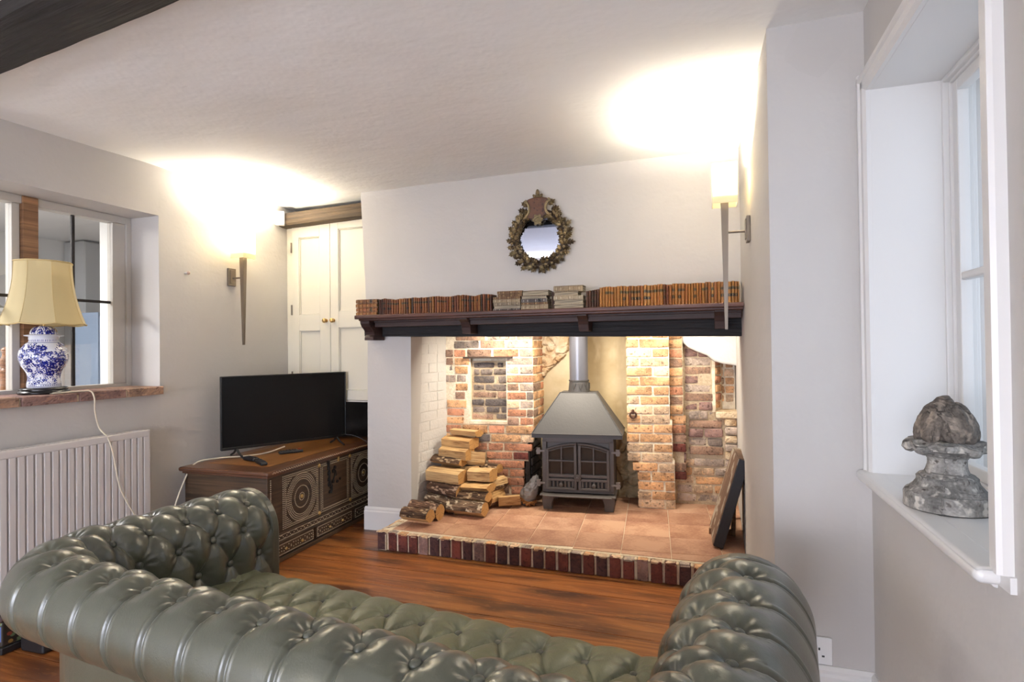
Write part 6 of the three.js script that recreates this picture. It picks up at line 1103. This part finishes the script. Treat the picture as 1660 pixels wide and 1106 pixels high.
// ---------------------------------------------------------------- stone finial on the right window sill
{
  const f = thing('stone_finial', 'weathered grey stone flame finial on a round foot standing on the window sill', 'finial', [0.519, 0.801, -1.665], 0.4);
  const rough = (g, a, s, fq = 26) => { const q = mergeVertices((g.deleteAttribute('uv'), g.deleteAttribute('normal'), g)), p = q.attributes.position; for (let i = 0; i < p.count; i++) { const x = p.getX(i), y = p.getY(i), z = p.getZ(i), k = a * f3(x * fq, y * fq, z * fq, s) + a * 0.5 * f3(x * fq * 4, y * fq * 4, z * fq * 4, s + 3), r = Math.hypot(x, z) || 1; p.setXYZ(i, x + k * x / r, y + k * 0.6, z + k * z / r); } q.computeVertexNormals(); return boxUV(q); };
  const stone = std({ color: 0xffffff, map: T.stone, bumpMap: T.brickBump, bumpScale: 0.006, roughness: 0.95 });
  const dense = (pts, n) => { const o = []; for (let i = 0; i < pts.length - 1; i++) for (let k = 0; k < n; k++) o.push([mix(pts[i][0], pts[i + 1][0], k / n), mix(pts[i][1], pts[i + 1][1], k / n)]); o.push(pts[pts.length - 1]); return o; };
  part('foot', rough(lathe(dense([[0.0005, 0.0], [0.089, 0.0], [0.090, 0.006], [0.090, 0.032], [0.086, 0.040], [0.081, 0.042], [0.072, 0.050], [0.064, 0.060], [0.062, 0.066]], 3), 90), 0.0020, 7), stone, f);
  part('stem', rough(lathe(dense([[0.062, 0.064], [0.062, 0.074], [0.056, 0.080], [0.046, 0.084], [0.042, 0.094], [0.039, 0.108], [0.040, 0.118], [0.046, 0.126], [0.058, 0.133]], 3), 80), 0.0018, 17), stone, f);
  const rimG = lathe(dense([[0.055, 0.128], [0.066, 0.136], [0.080, 0.141], [0.086, 0.150], [0.084, 0.160], [0.072, 0.164], [0.0005, 0.164]], 4), 110);
  { const p = rimG.attributes.position; for (let i = 0; i < p.count; i++) { const a = Math.atan2(p.getZ(i), p.getX(i)), r = Math.hypot(p.getX(i), p.getZ(i)), k = 1 + 0.05 * Math.sin(a * 9) * clamp((r - 0.05) * 30); p.setX(i, p.getX(i) * k); p.setZ(i, p.getZ(i) * k); if (r > 0.07) p.setY(i, p.getY(i) - 0.008 * Math.max(0, Math.sin(a * 4.5 + 1))); } }
  part('rim', rough(rimG, 0.0028, 27), stone, f);
  const flameM = std({ color: new THREE.Color().setRGB(0.55, 0.48, 0.43), map: T.stone, bumpMap: T.brickBump, bumpScale: 0.008, roughness: 0.95 });
  // the bud: a fat core wrapped in upright flame leaves that lean to one side
  const core = new THREE.SphereGeometry(1, 72, 48), p = core.attributes.position;
  for (let i = 0; i < p.count; i++) { const x = p.getX(i), y = p.getY(i), z = p.getZ(i), t = (y + 1) / 2, n = Math.hypot(x, z) || 1, pr = 0.060 * Math.pow(Math.sin(Math.PI * Math.pow(clamp(t * 0.95 + 0.05), 0.85)), 0.62); p.setXYZ(i, x / n * pr, 0.156 + t * 0.096, z / n * pr); }
  const petals = [];
  for (let k = 0; k < 15; k++) {
    const tier = k < 8 ? 0 : k < 13 ? 1 : 2, a = k * 2.399 + tier, q = new THREE.SphereGeometry(1, 26, 20), w = [0.026, 0.023, 0.016][tier], l = [0.044, 0.038, 0.026][tier], r0 = [0.046, 0.036, 0.012][tier], y0 = [0.196, 0.222, 0.248][tier];
    q.scale(0.016, l, w); q.rotateX(0.30); q.rotateZ(0.30 + 0.25 * tier); q.translate(r0, y0, 0); q.rotateY(a); petals.push(q);
  }
  const g = mergeGeometries([core, ...petals]);
  part('flame_bud', rough(g, 0.0030, 37, 44), flameM, f);
}
// socket on the nib by the sofa arm
{
  const s = thing('wall_socket', 'white double wall socket low on the wall behind the right sofa arm', 'socket', [0.262, 0.213, -2.095]);
  part('face_plate', bx(0.146, 0.086, 0.009, 0, 0, 0.003, 0.003), M.plasticWhite, s);
  for (const x of [-0.035, 0.035]) {
    part('pin_holes', [bx(0.005, 0.008, 0.002, x, 0.006, 0.0075, 0), bx(0.008, 0.005, 0.002, x - 0.011, -0.016, 0.0075, 0), bx(0.008, 0.005, 0.002, x + 0.011, -0.016, 0.0075, 0)], M.black, s);
    part('switch', bx(0.010, 0.016, 0.004, x * 0.35, 0.026, 0.0085, 0.001), M.plasticWhite, s);
  }
}
// painted box behind the left back corner of the sofa
{
  const b = thing('painted_box', 'small dark painted wooden box on the floor behind the left corner of the sofa', 'box', [-2.785, 0, -1.62], 0.0);
  const paint = canvasTex(256, 128, (c, w, h) => { c.fillStyle = '#2a2119'; c.fillRect(0, 0, w, h); const R = mulberry(8); for (let k = 0; k < 26; k++) { c.fillStyle = ['#5c6b4a', '#8a6a34', '#3b4a68', '#7a3324', '#9a9486'][k % 5]; c.beginPath(); c.ellipse(R() * w, R() * h, 6 + 12 * R(), 5 + 8 * R(), R() * 3, 0, 7); c.fill(); } c.fillStyle = '#d9a02c'; c.beginPath(); c.ellipse(w * 0.86, h * 0.5, 16, 38, 0, 0, 7); c.fill(); c.fillStyle = '#4a5f96'; c.fillRect(w * 0.94, 20, 12, 80); });
  const pm = std({ map: paint, roughness: 0.5 });
  const g = new RoundedBoxGeometry(0.20, 0.10, 0.24, 2, 0.01); g.translate(0, 0.08, 0); part('case', g, pm, b);
  part('lid', bx(0.21, 0.025, 0.25, 0, 0.142, 0, 0.008), M.mahoganyDark, b);
  part('plinth', bx(0.205, 0.03, 0.245, 0, 0.015, 0, 0.006), M.black, b);
  const tr = thing('black_case', 'low black case on the floor beside the painted box', 'case', [-2.598, 0, -1.65], 0.05);
  part('case', bx(0.13, 0.075, 0.2, 0, 0.0375, 0, 0.012), M.black, tr); part('lid', bx(0.136, 0.018, 0.206, 0, 0.082, 0, 0.006), M.black, tr);
}
// ---------------------------------------------------------------- the kitchen seen through the inner window
{
  const k = structGroup('wall_kitchen');
  const white = std({ color: new THREE.Color().setRGB(0.80, 0.80, 0.80), roughness: 0.8, bumpMap: T.plasterBump, bumpScale: 0.004 });
  part('far_wall', bx(0.1, 2.6, 6, -5.4, 1.25, -1.6, 0), white, k); part('end_wall', bx(2.2, 2.6, 0.1, -4.35, 1.25, -4.5, 0), white, k); part('near_wall', bx(2.2, 2.6, 0.1, -4.35, 1.25, 1.2, 0), white, k);
  part('kitchen_ceiling', bx(2.2, 0.1, 5.8, -4.35, 2.215, -1.65, 0), white, k); part('kitchen_floor', bx(2.2, 0.1, 5.8, -4.35, -0.05, -1.65, 0), std({ color: 0x8a7a68, roughness: 0.7 }), k);
  const grey = std({ color: new THREE.Color().setRGB(0.50, 0.52, 0.54), roughness: 0.5 });
  const c = thing('larder_cupboard', 'grey boarded larder cupboard in the kitchen beyond the inner window', 'cupboard', [-5.215, 0.002, -3.95], 0);
  part('carcass', bx(0.25, 2.15, 0.98, 0, 1.075, 0, 0.004), grey, c);
  for (let i = 0; i < 7; i++) part('board', bx(0.014, 2.14, 0.136, 0.130, 1.072, 0.420 - i * 0.140, 0.005), grey, c);
  const b = thing('blue_cabinet', 'pale blue cabinet standing before the grey larder boards in the kitchen', 'cabinet', [-4.55, 0, -3.16]);
  const blue = std({ color: new THREE.Color().setRGB(0.25, 0.33, 0.46), roughness: 0.5 });
  part('carcass', bx(0.3, 1.50, 0.14, 0, 0.75, 0, 0.006), blue, b); part('door', bx(0.012, 1.44, 0.12, 0.156, 0.75, 0, 0.003), blue, b); part('knob', turned(new THREE.SphereGeometry(0.012, 12, 8), 0, 0, 0, 0.168, 0.85, 0.04), M.brass, b);
  const post = struct('trim_1', bx(0.08, 2.16, 0.045, -3.62, 1.08, -2.605, 0.004), std({ color: 0xf4f4f2, roughness: 0.5 }));
  const sh = thing('plate_shelf', 'white kitchen shelf with leaning plates beyond the inner window', 'shelf', [-5.16, 1.52, -2.75]);
  part('board', bx(0.36, 0.03, 1.3, 0, 0, 0, 0.004), white, sh); part('bracket', bx(0.28, 0.10, 0.03, -0.02, -0.06, 0.5, 0.004), white, sh); part('bracket', bx(0.28, 0.10, 0.03, -0.02, -0.06, -0.5, 0.004), white, sh);
  const glaze = phy({ color: new THREE.Color().setRGB(0.55, 0.56, 0.60), roughness: 0.2, clearcoat: 0.5 });
  [['large pale plate leaning on the kitchen shelf, left in the window light', -2.66, 0.17], ['grey plate leaning on the kitchen shelf beside the large pale one', -2.98, 0.14]].forEach(([l, z, r]) => { const p = thing('plate', l, 'plate', [-5.22, 1.536 + r * 0.985, z]); part('dish', turned(lathe([[0.0001, 0], [r * 0.62, 0.001], [r * 0.70, 0.010], [r, 0.020], [r, 0.026], [r * 0.68, 0.016], [0.0001, 0.006]], 40), 0, 0, -Math.PI / 2 + 0.16), glaze, p); });
  const wt = thing('kitchen_worktop', 'pale kitchen worktop just beyond the inner window', 'worktop', [-3.62, 0, -1.5]);
  part('top', bx(0.58, 0.04, 2.0, 0.0, 0.96, 0, 0.006), white, wt); part('base_unit', bx(0.54, 0.93, 1.96, 0, 0.47, 0, 0.006), white, wt);
  const pm = thing('pepper_mill', 'turned wooden pepper mill on the kitchen worktop left of the lamp', 'mill', [-3.50, 0.981, -1.985]);
  part('body', lathe(spline2([[0.030, 0], [0.032, 0.02], [0.028, 0.05], [0.034, 0.085], [0.033, 0.12], [0.024, 0.14]], 30), 32), std({ color: new THREE.Color().setRGB(0.48, 0.22, 0.09), roughness: 0.4, map: T.darkWood }), pm);
  part('head', lathe(spline2([[0.024, 0.141], [0.030, 0.150], [0.030, 0.18], [0.020, 0.21], [0.026, 0.235], [0.012, 0.25], [0.001, 0.252]], 30), 32), std({ color: new THREE.Color().setRGB(0.50, 0.24, 0.10), roughness: 0.4, map: T.darkWood }), pm);
  const cl = thing('ceiling_light', 'round ceiling light lighting the kitchen beyond the inner window', 'ceiling light', [-4.3, 2.185, -1.3]);
  part('rim', cyl(0.26, 0.26, 0.04, 0, -0.01, 0, 40), M.plasticWhite, cl); part('diffuser', cyl(0.24, 0.24, 0.02, 0, -0.035, 0, 40), std({ color: 0xffffff, emissive: 0xfff6ea, emissiveIntensity: 2 }), cl);
  const ra = new THREE.RectAreaLight(new THREE.Color().setRGB(1, 0.98, 0.96), 100, 0.42, 0.42); ra.position.set(-4.3, 2.125, -1.3); ra.lookAt(-4.3, 0, -1.3); scene.add(ra);
}
scene.traverse((o) => { if (o.isMesh) { o.castShadow = true; o.receiveShadow = true; } });
renderer.render(scene, camera);
